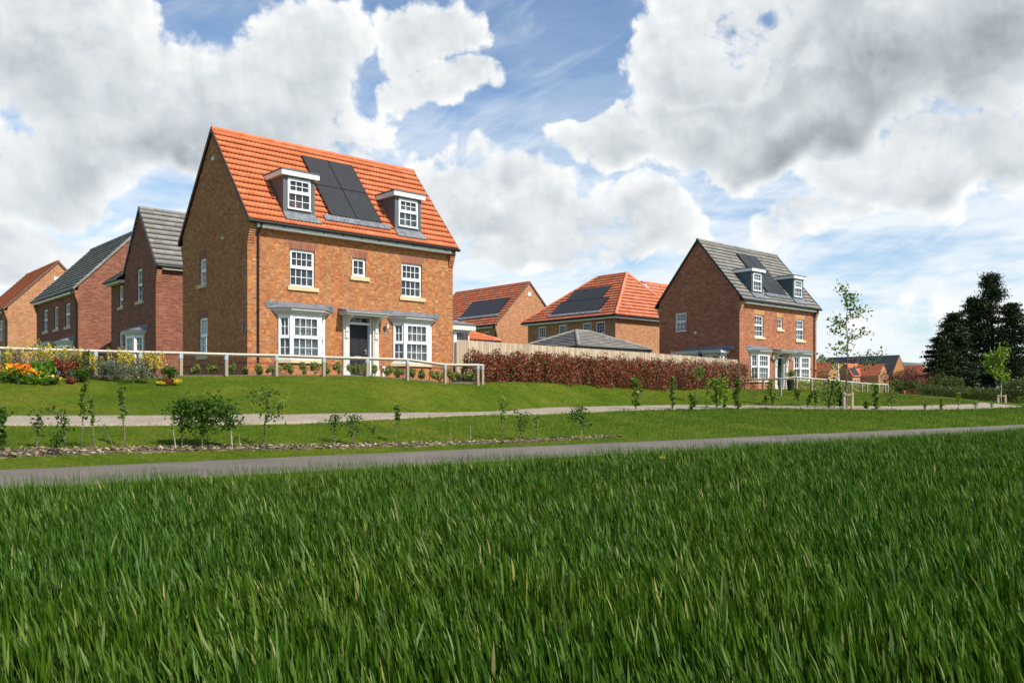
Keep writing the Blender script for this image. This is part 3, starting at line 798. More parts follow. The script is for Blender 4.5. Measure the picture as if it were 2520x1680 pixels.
def solar(parent, slope, rects, ov_lift=.115, flash=None, tilt_axis='y'):
    nrm = np.array([0, -slope[2], 1]) / math.hypot(1, slope[2])
    def on(x, y, h): return tuple(np.array([x, y, slope[0] + (y + slope[1]) * slope[2]]) + nrm * h)
    for (x0, x1, y0, y1) in rects:
        p = MB(); c = [(x0 + .008, y0 + .006), (x1 - .008, y0 + .006), (x1 - .008, y1 - .006), (x0 + .008, y1 - .006)]
        p.hexa([on(x, y, .03) for x, y in c] + [on(x, y, ov_lift) for x, y in c])
        o = p.build('solar_panel', M['panel'], parent)
        f = MB(); t = .018; k = math.hypot(1, slope[2]); ty = t / k
        for a, b, cc, d in ((x0, x0 + t, y0, y1), (x1 - t, x1, y0, y1), (x0 + t, x1 - t, y0, y0 + ty), (x0 + t, x1 - t, y1 - ty, y1)):
            q = [(a, cc), (b, cc), (b, d), (a, d)]; f.hexa([on(x, y, .03) for x, y in q] + [on(x, y, ov_lift + .006) for x, y in q])
        f.build('panel_frame', M['black'], o)
    if flash:
        x0, x1, y0, y1 = flash; l = MB(); n = int((x1 - x0) / .075)
        for i in range(n):
            a, b = x0 + (x1 - x0) * i / n, x0 + (x1 - x0) * (i + 1) / n; h = .092 + .012 * (i % 2)
            q = [(a, y0), (b, y0), (b, y1), (a, y1)]; l.hexa([on(x, y, .02) for x, y in q] + [on(x, y, h) for x, y in q])
        l.build('panel_flashing', M['lead'], parent)


def gable_shell(root, W, D, ze, zr, ov, bm, style, tm, holes_f=(), holes_l=(), holes_r=(), verge=None, ridge_m=None, gauge=.337, corb=None, corb_r=True, fasc=True, fx=None, back=True, vov=.06):
    """rectangular house, ridge along x; slope: z = ze + (y+ov)*sl"""
    sl = (zr - ze) / (D / 2 + ov); zw = ze + ov * sl - .10
    w = MB(); wall(w, front(), 0, W, -.8, zw, holes_f); wall(w, backw(D), 0, W, -.8, zw)
    wall(w, leftw(0), 0, D, -.8, zw, holes_l); wall(w, rightw(W), 0, D, -.8, zw, holes_r)
    for x in (0, W): w.face([(x, 0, zw), (x, D, zw), (x, D / 2, zw + D / 2 * sl)], [(0, zw), (D, zw), (D / 2, zw + D / 2 * sl)])
    w.build('wall', bm, root)
    k = math.hypot(1, sl); L = (D / 2 + ov) * k
    pan_slope('roof', (-vov, -ov, ze), (1, 0, 0), (0, 1 / k, sl / k), W + 2 * vov, L, tm, root, style, gauge)
    pan_slope('roof', (W + vov, D + ov, ze), (-1, 0, 0), (0, -1 / k, sl / k), W + 2 * vov, L, tm, root, style, gauge)
    d = MB()
    for s in (0, 1):
        Y = (lambda y: y) if s == 0 else (lambda y: D - y)
        q = [(-vov + .01, Y(-ov), ze - .012), (W + vov - .01, Y(-ov), ze - .012), (W + vov - .01, Y(D / 2), zr - .012), (-vov + .01, Y(D / 2), zr - .012)]
        d.hexa([(x, y, z - .09) for x, y, z in q] + q)
    d.build('roof_deck', M['black'], root)
    ridge_tiles(root, (-vov, D / 2, zr + .0), (W + vov, D / 2, zr + .0), ridge_m or tm)
    for x0, x1 in ((-vov - .025, -vov), (W + vov, W + vov + .025)):
        v = MB()
        for s in (0, 1):
            Y = (lambda y: y) if s == 0 else (lambda y: D - y)
            q = [(x0, Y(-ov - .01), ze - .10), (x1, Y(-ov - .01), ze - .10), (x1, Y(D / 2), zr - .10), (x0, Y(D / 2), zr - .10)]
            v.hexa(q + [(x, y, z + .175) for x, y, z in q])
        v.build('verge', verge or M['mortar'], root)
    gutter(root, -vov - .02, W + vov + .05, -ov - .035, ze - .045, fasc, fx=fx); gutter(root, -vov, W + vov, D + ov + .035, ze - .045, fasc, True)
    if corb is not None:
        corbel(root, .0, .24, corb, ze - .2)
        if corb_r: corbel(root, W - .24, W, corb, ze - .2)
        corbel(root, .0, .24, corb, ze - .2, y0=D, s=1); corbel(root, W - .24, W, corb, ze - .2, y0=D, s=1)
    return sl


def plinth_band(root, W, D, bays=(2.06, 6.93), door=(3.72, 5.34), mat=None):
    cuts = [(c - .93, c + .93) for c in bays] + ([door] if door else [])
    cuts.sort(); x = 0.
    for a, c in cuts + [(W + .012, 0)]:
        if a > x: b = MB(); b.box(x if x else -.012, a, -.012, .02, .375, .452); b.build('plinth_band', mat or M['plinth'], root)
        x = c
    b = MB(); b.box(-.012, .02, .02, D, .375, .452); b.build('plinth_band', mat or M['plinth'], root)
    b = MB(); b.box(W - .02, W + .012, .02, D, .375, .452); b.build('plinth_band', mat or M['plinth'], root)


def classic_house(name, loc, rz, label, bm, style, tm, lint, fills, D=5.883, dorm=True, verge=None, zr=9.184, ze=5.336, side=True, ridge_m=None, dmat=None, pipe_x=.38, corb=None, gauge=.337, bays=(2.06, 6.93), hr=(), group=None, fills_d=(None, 'shutter'), pmat=None, small_cols=2, mid=(4.19, 4.79, 3.80, 4.51)):
    root = empty(name, loc, rz, label, 'house', group)
    hf = [(1.62, 2.60, 3.21, 4.555), mid, (6.43, 7.42, 3.21, 4.555), (4.01, 5.05, -.2, 2.28)]
    for c in bays: hf.append((c - .91, c + .91, .5, 2.2))
    hl = [(3.58, 4.22, 3.50, 4.50), (3.45, 4.28, .80, 2.24)] if side == True else (side or [])
    sl = gable_shell(root, 9., D, ze, zr, .289, bm, style, tm, hf, hl, hr, verge, ridge_m, gauge, corb or bm, fx=(.26, 8.74))
    fr = front()
    cols = 4 if small_cols == 2 else 3
    for (a, b, c, d), fl, nc in zip(hf[:3], fills, (cols, 2, cols)):
        if nc == 2: window(root, fr, a, b, c, d, 2, 2, 0, None, fill=fl)
        else: window(root, fr, a, b, c, d, nc, 2, 2, .52, fill=fl)
        sill(root, fr, a - .11, b + .15, c); flat_arch(root, fr, a - .01, b + .01, d, .285, lint)
    for (a, b, c, d) in hl:
        window(root, leftw(), a, b, c, d, 2 if b - a < .75 else 3, 2, 2, .52, fill='curtain' if c > 2 else 'net')
        if side == True: sill(root, leftw(), a - .05, b + .12, c); flat_arch(root, leftw(), a, b, d, .285, lint, .05)
    for c, fl in zip(bays, fills[3:]): bay_window(root, c, bm, fl)
    entrance(root, door_mat=fills[5] if len(fills) > 5 else None)
    plinth_band(root, 9., D, bays, mat=pmat)
    p = MB(); p.tube([(pipe_x, -.30, ze - .1), (pipe_x, -.28, ze - .18), (pipe_x, -.06, ze - .38), (pipe_x, -.055, -.3)], .036, 8)
    for z in (.3, 2.2, 4.1): p.box(pipe_x - .05, pipe_x + .05, -.06, 0, z, z + .03)
    p.build('drainpipe', M['black'], root)
    if dorm:
        S = (ze, .289, sl)
        dormer(root, 1.39, 2.63, S, mat=dmat, fill=fills_d[0]); dormer(root, 6.17, 7.42, S, mat=dmat, fill=fills_d[1])
        solar(root, S, [(3.36, 4.49, .24, 1.365), (4.50, 5.63, .24, 1.365), (3.36, 4.49, 1.375, 2.50), (4.50, 5.63, 1.375, 2.50)], flash=(3.05, 5.92, .04, .235))
    return root, sl


# ------------------------------------------------------------------ the big orange-roofed house
O1 = (-9.176, 29.722)
main, SL = classic_house('detached_house', (*O1, CZ + .80), RZ, 'large buff brick house with bright orange tiled roof, two dormers and black front door', M['brick_main'], 'pan', M['tile_or'], M['lintel'],
                         ['curtain', None, 'curtain', 'shutter', 'shutter'], corb=M['brick_main'])
lantern(main, 5.66)
m = MB(); m.box(5.50, 5.58, -.07, 0, 0, .22); m.box(5.48, 5.60, -.10, 0, .22, .42); m.build('meter_pipe', M['pole'], main)
m = MB(); m.box(-.06, 0, 2.80, 2.92, 8.0, 8.13); m.build('gable_vent', M['white'], main)
m = MB(); m.box(-.07, 0, 1.90, 2.04, 4.93, 5.05); m.build('flue_cover', M['stone'], main)
m = MB(); m.box(-.015, 0, .30, .47, 1.47, 1.79); s7 = m.build('number_plaque', M['black'], main)
m = MB(); lw = Fr((-.017, .385, 1.70), (0, -1, 0), (1, 0, 0))    # the numeral 7 and the thin rule under it
m.fb(lw, -.028, .034, 0, .002, .042, .056); m.hexa([lw(u, d, z) for d in (0, .002) for u, z in ((-.012, -.05), (.004, -.05), (.034, .044), (.018, .044))]); m.fb(lw, -.06, .06, 0, .002, -.085, -.079)
m.build('house_number', M['blind'], s7)
# garden room on the far side
g = MB(); wall(g, rightw(10.7), 1, 4.2, -.6, .5); wall(g, front(1.0), 9.003, 10.7, -.6, .5); wall(g, backw(4.2), 9.003, 10.7, -.6, .5); gr = g.build('garden_room', M['brick_main'], main)
for fr_, a, b, n_ in ((front(1.0), 9.1, 10.7, 2), (rightw(10.7), 1., 4.2, 4)):
    for i in range(n_): window(gr, fr_, a + (b - a) * i / n_, a + (b - a) * (i + 1) / n_, .5, 2.12, 1, 1, 1, None, dep=0, name='garden_window')
g = MB(); g.box(9.003, 10.9, .8, 4.4, 2.12, 2.36); g.build('cornice', M['cream'], gr)
g = MB(); g.box(9.003, 10.95, .75, 4.45, 2.362, 2.40); g.hexa([(9.003, .8, 2.4), (10.9, .8, 2.4), (10.9, 4.4, 2.4), (9.003, 4.4, 2.4), (9.003, 1.2, 2.62), (10.2, 1.2, 2.55), (10.2, 4., 2.55), (9.003, 4., 2.62)]); g.build('lead_roof', M['lead'], gr)

# ------------------------------------------------------------------ the red brick house with the grey roof
O2 = (13.53, 51.0)
h2, _ = classic_house('detached_house', (*O2, CZ + .50), RZ, 'red brick house with grey tiled roof, two slate-blue dormers and brown shaded gable', M['brick_red'], 'flat', M['tile_gr'], M['lintel_buff'],
                      ['shutter', None, 'net', 'shutter', 'shutter'], D=6.0, verge=M['black'], ridge_m=M['tile_gr'], dmat=M['dgrey2'], pipe_x=8.62, side=[(3.86, 4.74, 3.66, 4.86)], corb=M['lintel_buff'],
                      fills_d=('shutter', 'shutter'), small_cols=3, zr=9.28, pmat=M['lintel_buff'])
lantern(h2, 3.45); lantern(h2, 5.66)
m = MB(); m.box(5.50, 5.62, -.02, 0, 1.27, 1.40); m.build('number_plaque', M['lead'], h2)
m = MB(); m.box(-.015, 0, 1.62, 1.76, 5.08, 5.2); m.box(-.015, 0, 4.98, 5.1, 4.86, 4.98); m.build('air_brick', M['brick_dark'], h2)
m = MB(); m.box(-.06, 0, 3.1, 3.24, 3.46, 3.6); m.build('flue_cover', M['pole'], h2)
g = MB(); wall(g, leftw(-.75), .85, 4.15, -.6, .3); bb = g.build('garden_bay', M['brick_red'], h2)
for i in range(5): window(bb, leftw(-.75), .85 + .66 * i, .85 + .66 * (i + 1), .3, 2.1, 1, 1, 1, None, dep=0, fill='net', name='bay_pane')
for i in range(2): window(bb, front(.85), -.75 + .36 * i, -.75 + .36 * (i + 1), .3, 2.1, 1, 1, 1, None, dep=0, fill='net', name='bay_pane')
g = MB(); g.box(-.86, -.003, .74, 4.26, 2.1, 2.18); g.box(-.95, -.003, .65, 4.35, 2.18, 2.36); g.build('cornice', M['cream'], bb)
g = MB(); g.hexa([(-.98, .62, 2.362), (-.003, .62, 2.362), (-.003, 4.38, 2.362), (-.98, 4.38, 2.362), (-.97, .63, 2.38), (-.012, .4, 2.38), (-.012, 4.1, 2.38), (-.97, 4.37, 2.38)]); g.box(-.016, -.003, .35, 4.1, 2.38, 2.62); g.build('lead_roof', M['lead'], bb)

# ------------------------------------------------------------------ houses on the left (facing away to the left)
RL = -TH


def left_loc(gut, zg, W=9.): nc = np.array(gut) + .29 * D1 + .05 * D2; o = nc + W * D2; return (o[0], o[1], CZ + zg)


h3, _ = classic_house('detached_house', left_loc((-23.98, 46.8), .8), RL, 'brown brick house with long grey roof and white bays, beside the tall gabled house', M['brick_dark'], 'flat', M['tile_gr'], M['lintel'],
                      ['shutter', None, 'shutter', 'shutter', 'shutter'], D=6.42, dorm=False, verge=M['tile_gr'], ridge_m=M['tile_gr'], zr=8.8, ze=5.15, side=False, pipe_x=8.7, small_cols=3, corb=M['brick_red'], gauge=.345, mid=(4.05, 4.95, 3.21, 4.555))
h3.children[0].data.materials[0] = M['brick_red']
h1, _ = classic_house('detached_house', left_loc((-34.2, 57.6), .8), RL, 'leftmost house, buff brick gable under an orange tiled roof', M['brick_buff'], 'pan', M['tile_or'], M['lintel'],
                      ['shutter', None, 'shutter', 'shutter', 'shutter'], D=6.2, dorm=False, verge=M['mortar'], zr=8.7, ze=5.15, side=False, pipe_x=8.7)
m = MB(); m.box(9.0, 9.05, 2.85, 3.7, 7.35, 7.6); m.build('gable_vent', M['white'], h1)


def gabled_house():
    RC = np.array([-16.35, 39.36]); W = 4.3; OA = RC + W * D2
    root = empty('gabled_house', (OA[0], OA[1], CZ + .8), RL, 'brown brick house with steep pointed front gable, partly behind the big orange-roofed house', 'house')
    ze, zr, ov = 5.3, 8.24, .2; sl = (zr - ze) / (W / 2 + ov); L = 9.; k = math.hypot(1, sl)
    wz = ze + ov * sl - .1
    hf = [(1.72, 2.48, 3.80, 5.36)]
    w = MB(); wall(w, front(), 0, W, -.8, 5.4, hf + [(.93, 2.77, .5, 2.2)]); zt = wz + W / 2 * sl
    xl = (5.4 - wz) / sl
    w.face([(xl, 0, 5.4), (W - xl, 0, 5.4), (W / 2, 0, zt)]); w.face([(0, 0, 5.4), (xl, 0, 5.4), (0, 0, wz)]); w.face([(W, 0, 5.4), (W - xl, 0, 5.4), (W, 0, wz)])
    wall(w, leftw(0), 0, L, -.8, wz); wall(w, rightw(W), 0, L, -.8, wz); wall(w, backw(L), 0, W, -.8, wz); w.face([(0, L, wz), (W, L, wz), (W / 2, L, zt)])
    # side wing
    WB, ovb, slb, zb = 2.3, .3, .74, 5.1; hb = [(-1.12, -.47, 3.75, 4.85), (-1.12, -.47, .85, 2.5)]
    wall(w, front(.05), -WB, 0, -.8, zb + ovb * slb - .1, hb); wall(w, leftw(-WB), .05, 7, -.8, zb + ovb * slb - .1)
    w.face([(-WB, .05, zb + .12), (-WB, 7, zb + .12), (-WB, 3.5, zb + 3.5 * slb + .1)]); wall(w, backw(7), -WB, 0, -.8, zb)
    w.build('wall', M['brick_dark'], root)
    pan_slope('roof', (-ov, L + .05, ze), (0, -1, 0), (1 / k, 0, sl / k), L + .1, (W / 2 + ov) * k, M['tile_gr'], root, 'flat', .345)
    pan_slope('roof', (W + ov, -.05, ze), (0, 1, 0), (-1 / k, 0, sl / k), L + .1, (W / 2 + ov) * k, M['tile_gr'], root, 'flat', .345)
    kb = math.hypot(1, slb); pan_slope('roof', (-WB - .08, -ovb, zb), (1, 0, 0), (0, 1 / kb, slb / kb), WB + .1, 3.8 * kb, M['tile_gr'], root, 'flat', .345)
    pan_slope('roof', (0, 7.3, zb), (-1, 0, 0), (0, -1 / kb, slb / kb), WB + .08, 3.8 * kb, M['tile_gr'], root, 'flat', .345)
    ridge_tiles(root, (W / 2, -.05, zr), (W / 2, L + .05, zr), M['tile_gr'])
    v = MB()
    for s in (-1, 1):
        X = lambda x: W / 2 + s * x
        for y0, y1 in ((-.075, -.05), (L + .05, L + .075)):
            q = [(X(W / 2 + ov), y0, ze - .1), (X(W / 2 + ov), y1, ze - .1), (X(0), y1, zr - .1), (X(0), y0, zr - .1)]; v.hexa(q + [(x, y, z + .17) for x, y, z in q])
    v.build('verge', M['black'], root); v = MB()
    q = [(-WB - .1, -ovb, zb - .1), (-WB - .08, -ovb, zb - .1), (-WB - .08, 3.5, zb + 3.8 * slb - .1), (-WB - .1, 3.5, zb + 3.8 * slb - .1)]; v.hexa(q + [(x, y, z + .15) for x, y, z in q])
    v.build('verge', M['black'], root)
    g = MB(); g.tube([(W + ov + .04, -.02, ze - .05), (W + ov + .04, L, ze - .05)], .055, 8); g.tube([(-WB - .1, -ovb - .04, zb - .05), (-.02, -ovb - .04, zb - .05)], .055, 8); g.build('gutter', M['black'], root)
    f = MB(); f.box(W + .02, W + ov, .26, L, ze - .2, ze - .06); f.box(-WB, -.02, -ovb + .02, 0, zb - .2, zb - .07); f.build('fascia', M['cream'], root)
    c = MB()
    for i in range(8): c.box(W, W + .02 + .02 * i, 0, .22, 4.45 + i * .078, 4.45 + i * .078 + .06)
    c.build('corbel', M['brick_red'], root)
    fr = front()
    window(root, fr, *hf[0], 2, 2, 2, .5, fill='curtains'); sill(root, fr, 1.6, 2.7, 3.8)
    for q in hb: window(root, front(.05), *q, 2, 2, 1, .35, fill='net'); sill(root, front(.05), q[0] - .08, q[1] + .1, q[2])
    bay_window(root, 1.85, M['brick_dark'], 'net')
    return root


gabled_house()


# ------------------------------------------------------------------ houses behind the board fence
def orange_gable():
    o5 = np.array([-7.879, 77.693]); root = empty('detached_house', (*o5, CZ + .6), RL, 'buff gabled house with orange roof and four solar panels, behind the board fence', 'house')
    sl = gable_shell(root, 10., 7.2, 5.35, 9.17, .29, M['brick_buff'], 'pan', M['tile_or2'], holes_f=[(8.2, 9.0, 3.6, 4.9)], verge=M['mortar'], corb=M['brick_buff'])
    window(root, front(), 8.2, 9.0, 3.6, 4.9, 3, 2, 2, .4)
    S = (5.35, .29, sl); solar(root, S, [(4.3 + 1.25 * i, 5.54 + 1.25 * i, .72, 2.2) for i in range(4)], flash=(4.1, 9.5, .5, .70))
    m = MB(); m.box(10., 10.05, 3.4, 3.75, 8.0, 8.3); m.build('gable_vent', M['white'], root)
    m = MB(); m.tube([(9.8, -.28, 5.2), (9.8, -.05, 4.95), (9.8, -.05, 0)], .04, 8); m.build('drainpipe', M['black'], root)


orange_gable()


def hip_roof(root, W, D, ze, ov, xl, xr, yr, zr, tm, style='pan', gauge=.34, hipm=None, gut=True):
    """hipped roof: eaves rectangle, ridge from (xl,yr) to (xr,yr)"""
    A, B, C, E = (-ov, -ov), (W + ov, -ov), (W + ov, D + ov), (-ov, D + ov); R1, R2 = (xl, yr), (xr, yr)

    def slope(p0, p1, q0, q1):
        p0, p1, q0, q1 = (np.array(p, float) for p in (p0, p1, q0, q1)); u = p1 - p0; Wd = np.linalg.norm(u); u /= Wd
        n2 = np.array([-u[1], u[0]]); run = (q0 - p0) @ n2; sl = (zr - ze) / run; k = math.hypot(1, sl)
        cuts = []
        cp, cq = p0, q0; d = cq - cp; cuts.append(((cp[0], cp[1], 0), (-d[1], d[0], 0)))
        cp, cq = p1, q1; d = cq - cp; cuts.append(((cp[0], cp[1], 0), (d[1], -d[0], 0)))
        pan_slope('roof', (*p0, ze), (*u, 0), (n2[0] / k, n2[1] / k, sl / k), Wd, run * k, tm, root, style, gauge, cuts=cuts)
        dk = MB(); dk.face([(*p0, ze - .02), (*p1, ze - .02), (*q1, zr - .02), (*q0, zr - .02)] if np.linalg.norm(q1 - q0) > .01 else [(*p0, ze - .02), (*p1, ze - .02), (*q1, zr - .02)]); dk.build('roof_deck', M['black'], root)
    slope(A, B, R1, R2); slope(B, C, R2, R2); slope(C, E, R2, R1); slope(E, A, R1, R1)
    for a, b in ((A, R1), (B, R2), (C, R2), (E, R1)): ridge_tiles(root, (*a, ze + .03), (*b, zr + .02), hipm or tm, .115, 'hip_tiles')
    if abs(xr - xl) > .05: ridge_tiles(root, (xl, yr, zr + .02), (xr, yr, zr + .02), hipm or tm)
    if gut:
        g = MB(); P = [A, B, C, E, A]
        for a, b in zip(P[:-1], P[1:]): g.tube([(*a, ze - .04), (*b, ze - .04)], .06, 8)
        g.build('gutter', M['black'], root)
        f = MB(); i = ov - .06; f.box(-i, W + i, -i, .0, ze - .2, ze - .05); f.box(-i, 0, 0, D, ze - .2, ze - .05); f.box(W, W + i, 0, D + i, ze - .2, ze - .05); f.box(-i, W, D, D + i, ze - .2, ze - .05); f.build('fascia', M['white'], root)


def hipped_house():
    o6 = np.array([1.283, 68.998]); root = empty('hipped_house', (*o6, CZ + .6), RL, 'buff brick house with orange hipped roof and seven solar panels, behind the grey garage roof', 'house')
    W, D, ze, zr, ov = 9.3, 7.6, 5.35, 8.95, .4; hs = [(1.2, 2.08, 3.75, 5.0), (3.5, 4.35, 3.75, 5.0), (6.05, 6.93, 3.75, 5.0), (7.38, 8.28, 3.75, 5.0)]
    w = MB(); wall(w, front(), 0, W, -.8, ze, hs); wall(w, backw(D), 0, W, -.8, ze); wall(w, leftw(0), 0, D, -.8, ze); wall(w, rightw(W), 0, D + 5, -.8, ze); wall(w, leftw(W - 4.4), D, D + 5, -.8, ze); w.build('wall', M['brick_buff'], root)
    hip_roof(root, W, D, ze, ov, 4.3, 7.3, 3.6, zr, M['tile_or2'])
    # rear wing, ridge running back
    kk = (8.4 - ze) / 2.3; k = math.hypot(1, kk)
    pan_slope('roof', (W + ov, D - 2, ze), (0, 1, 0), (-1 / k, 0, kk / k), 7.2, 2.3 * k, M['tile_or2'], root); pan_slope('roof', (W + ov - 4.6, D + 5.2, ze), (0, -1, 0), (1 / k, 0, kk / k), 5.2, 2.3 * k, M['tile_or2'], root)
    ridge_tiles(root, (W + ov - 2.3, 5.2, 8.42), (W + ov - 2.3, D + 5.2, 8.42), M['tile_or2'])
    for q, fl in zip(hs, ('curtains', 'curtains', 'net', None)): window(root, front(), *q, 3, 3, 1, .30, fill=fl, dep=.04); m = MB(); m.fb(front(), q[0] - .05, q[1] + .05, -.04, .05, q[2] - .05, q[2]); m.build('sill', M['white'], root)
    S = (ze, ov, (zr - ze) / (3.6 + ov))
    solar(root, S, [(3.02 + 1.27 * i, 4.28 + 1.27 * i, 1.27, 2.40) for i in range(3)] + [(2.55 + 1.27 * i, 3.81 + 1.27 * i, .12, 1.25) for i in range(4)], flash=(2.3, 7.9, -.1, .10))


hipped_house()


def garage():
    root = empty('garage', (3.96, 51.0, CZ + .62), RZ, 'garage with pale grey hipped roof just behind the board fence', 'garage')
    w = MB(); [wall(w, f, 0, l, -.8, 2.25) for f, l in ((front(), 6.3), (backw(5.4), 6.3), (leftw(0), 5.4), (rightw(6.3), 5.4))]; w.build('wall', M['brick_red'], root)
    hip_roof(root, 6.3, 5.4, 2.42, .25, 2.6, 3.7, 2.7, 3.62, M['tile_gr'], 'flat', .33)
    root = empty('garage', (-2.3, 43.6, CZ + .68), RZ, 'small outbuilding with orange tiled hip roof beside the garden room of the big house', 'outbuilding')
    w = MB(); [wall(w, f, 0, l, -.8, 2.1) for f, l in ((front(), 1.9), (backw(2.6), 1.9), (leftw(0), 2.6), (rightw(1.9), 2.6))]; w.build('wall', M['brick_buff'], root)
    hip_roof(root, 1.9, 2.6, 2.25, .22, .55, .65, 1.3, 2.85, M['tile_or'], 'pan', .3)


garage()


# ------------------------------------------------------------------ far estate on the right
def far_house(px, Y, W, D, ze, zr, bm, tm, label, style='pan', wins_g=((.5, 2.9),), wins_f=(), panels=(), verge=None, zg=1.0, cross=None):
    x = (px - CX) / F * Y; root = empty('far_house', (x, Y, CZ + zg), RL, label, 'house', 'houses of the far estate'); root.location = (x + W * D2[0], Y + W * D2[1], CZ + zg)
    sl = gable_shell(root, W, D, ze, zr, .3, bm, style, tm, verge=verge or M['mortar'], gauge=.42, corb=None, fx=(.0, W))
    for (u, z) in wins_g:
        fr = rightw(W + .0); m = MB(); m.fb(fr, u, u + .9, -.03, .05, z, z + 1.35); wo = m.build('window', M['white'], root)
        g = MB(); g.fb(fr, u + .1, u + .42, -.045, -.031, z + .12, z + 1.25); g.fb(fr, u + .48, u + .8, -.045, -.031, z + .12, z + 1.25); g.build('glass', M['panel'], wo)
    for (u, z) in wins_f:
        fr = front(); m = MB(); m.fb(fr, u, u + .9, -.03, .05, z, z + 1.25); wo = m.build('window', M['white'], root)
        g = MB(); g.fb(fr, u + .1, u + .42, -.045, -.031, z + .12, z + 1.15); g.fb(fr, u + .48, u + .8, -.045, -.031, z + .12, z + 1.15); g.build('glass', M['panel'], wo)
    if panels: solar(root, (ze, .3, sl), panels)
    if cross:                                             # a wing whose ridge runs forwards: its slope faces the camera's right
        u0, u1, y0, zc, pan = cross; ku = (u1 - u0) / 2; k2 = (zc - ze + .2) / ku; k = math.hypot(1, k2)
        w = MB(); wall(w, front(y0), u0, u1, -.8, ze); w.face([(u0, y0, ze), (u1, y0, ze), ((u0 + u1) / 2, y0, zc)]); wall(w, rightw(u1), y0, 0, -.8, ze); wall(w, leftw(u0), y0, 0, -.8, ze); w.build('wing_wall', bm, root)
        pan_slope('roof', (u1 + .2, y0 - .15, ze - .2), (0, 1, 0), (-1 / k, 0, k2 / k), D / 2 - y0, (ku + .2) * k, tm, root, style, .42)
        pan_slope('roof', (u0 - .2, y0 - .15 + D / 2 - y0, ze - .2), (0, -1, 0), (1 / k, 0, k2 / k), D / 2 - y0, (ku + .2) * k, tm, root, style, .42)
        for yy in (y0 + 1., y0 + 2.6):
            fr = rightw(u1); m = MB(); m.fb(fr, yy, yy + .9, -.03, .05, 3., 4.25); wo = m.build('window', M['white'], root)
            g = MB(); g.fb(fr, yy + .1, yy + .8, -.045, -.031, 3.12, 4.15); g.build('glass', M['panel'], wo)
        if pan:
            m = MB(); n3 = np.array([k2, 0, 1]) / k
            def on(a, b): q = np.array([u1 + .2 - b / k, a, ze - .2 + b * k2 / k]) + n3 * .13; return tuple(q)
            m.face([on(y0 + .6, .5), on(y0 + 4.2, .5), on(y0 + 4.2, 3.), on(y0 + .6, 3.)]); m.build('solar_panel', M['panel'], root)
    return root


far_house(2038, 232, 9, 6.5, 5.0, 8.6, M['brick_buff'], M['tile_or2'], 'far orange-roofed house nearest the grey-roofed red house, left end of the distant row', wins_g=((2.6, 2.9), (2.6, .5)), cross=(1.5, 5.5, -4.5, 8.2, True))
far_house(2104, 246, 9, 6.5, 5.0, 8.8, M['brick_buff'], M['tile_or2'], 'far orange-roofed house behind the young staked tree', wins_g=((2.6, 2.9),), cross=(2.5, 6.5, -4.5, 8.4, True))
far_house(2162, 238, 12, 6.2, 5.0, 8.3, M['brick_buff'], M['tile_or2'], 'far orange-roofed house with buff gable in front of the dark slate roof', wins_g=((2.6, 2.9), (2.6, .5)), cross=(2.5, 7, -5, 8.3, True))
far_house(2196, 246, 22, 9., 5.6, 11.3, M['brick_main'], M['tile_dg'], 'far long house with dark grey roof and big pinkish gable', 'flat', wins_g=((1.8, 2.6),), panels=[(6, 9, 3.0, 4.2), (17.2, 19.2, 1.2, 2.6)])
far_house(2262, 260, 14, 7., 5.2, 8.9, M['brick_buff'], M['tile_or2'], 'far orange-roofed house behind the purple-leaved bush', wins_g=())
far_house(2290, 240, 7, 6.5, 2.6, 6.6, M['brick_buff'], M['tile_or2'], 'lowest far orange roof, right of the purple-leaved bush', wins_g=())

# ------------------------------------------------------------------ vegetation kit
M['birch'] = leaf('sapling_leaf', [(0, (.045, .09, .008)), (.5, (.10, .165, .014)), (.85, (.17, .24, .03)), (1, (.26, .31, .06))])
M['dkleaf'] = leaf('dark_sapling_leaf', [(0, (.025, .065, .006)), (.6, (.055, .12, .010)), (1, (.12, .19, .025))], .35, .55, .2)
M['brleaf'] = leaf('bright_leaf', [(0, (.09, .16, .015)), (.5, (.17, .26, .02)), (1, (.30, .36, .05))])
M['brown_leaf'] = leaf('bronze_leaf', [(0, (.05, .06, .02)), (.5, (.10, .08, .03)), (1, (.16, .13, .05))])
M['boxleaf'] = leaf('box_leaf', [(0, (.09, .12, .02)), (.5, (.20, .24, .05)), (1, (.45, .46, .18))])
M['hedge_red'] = leaf('photinia_leaf', [(0, (.04, .065, .012)), (.27, (.10, .125, .03)), (.35, (.12, .02, .015)), (.6, (.24, .036, .026)), (.85, (.38, .07, .048)), (.95, (.45, .13, .09)), (1, (.5, .27, .2))], .25, .5, .2)
M['hedge_pale'] = leaf('photinia_blossom', [(0, (.26, .15, .11)), (.5, (.42, .30, .22)), (1, (.62, .52, .42))], .2)
M['hedge_green'] = leaf('hedge_leaf', [(0, (.03, .05, .012)), (.5, (.075, .10, .022)), (.85, (.13, .14, .035)), (1, (.20, .18, .06))])
M['conifer'] = leaf('conifer_needles', [(0, (.008, .014, .005)), (.6, (.020, .032, .010)), (.9, (.042, .055, .018)), (1, (.07, .08, .03))], .12, .7, .1)
M['far_leaf'] = leaf('far_tree_leaf', [(0, (.05, .075, .025)), (.6, (.10, .135, .045)), (1, (.17, .19, .08))])
M['purple'] = leaf('purple_leaf', [(0, (.04, .015, .015)), (.5, (.10, .035, .03)), (1, (.20, .085, .07))])
M['grey_leaf'] = leaf('grey_green_leaf', [(0, (.07, .085, .045)), (.5, (.14, .155, .09)), (.9, (.25, .26, .18)), (1, (.5, .5, .42))])
M['mauve'] = leaf('mauve_stem', [(0, (.16, .10, .08)), (.5, (.30, .21, .17)), (1, (.48, .38, .32))])
M['yellow'] = leaf('yellow_leaf', [(0, (.42, .30, .02)), (.5, (.66, .48, .03)), (1, (.85, .68, .12))], .25)
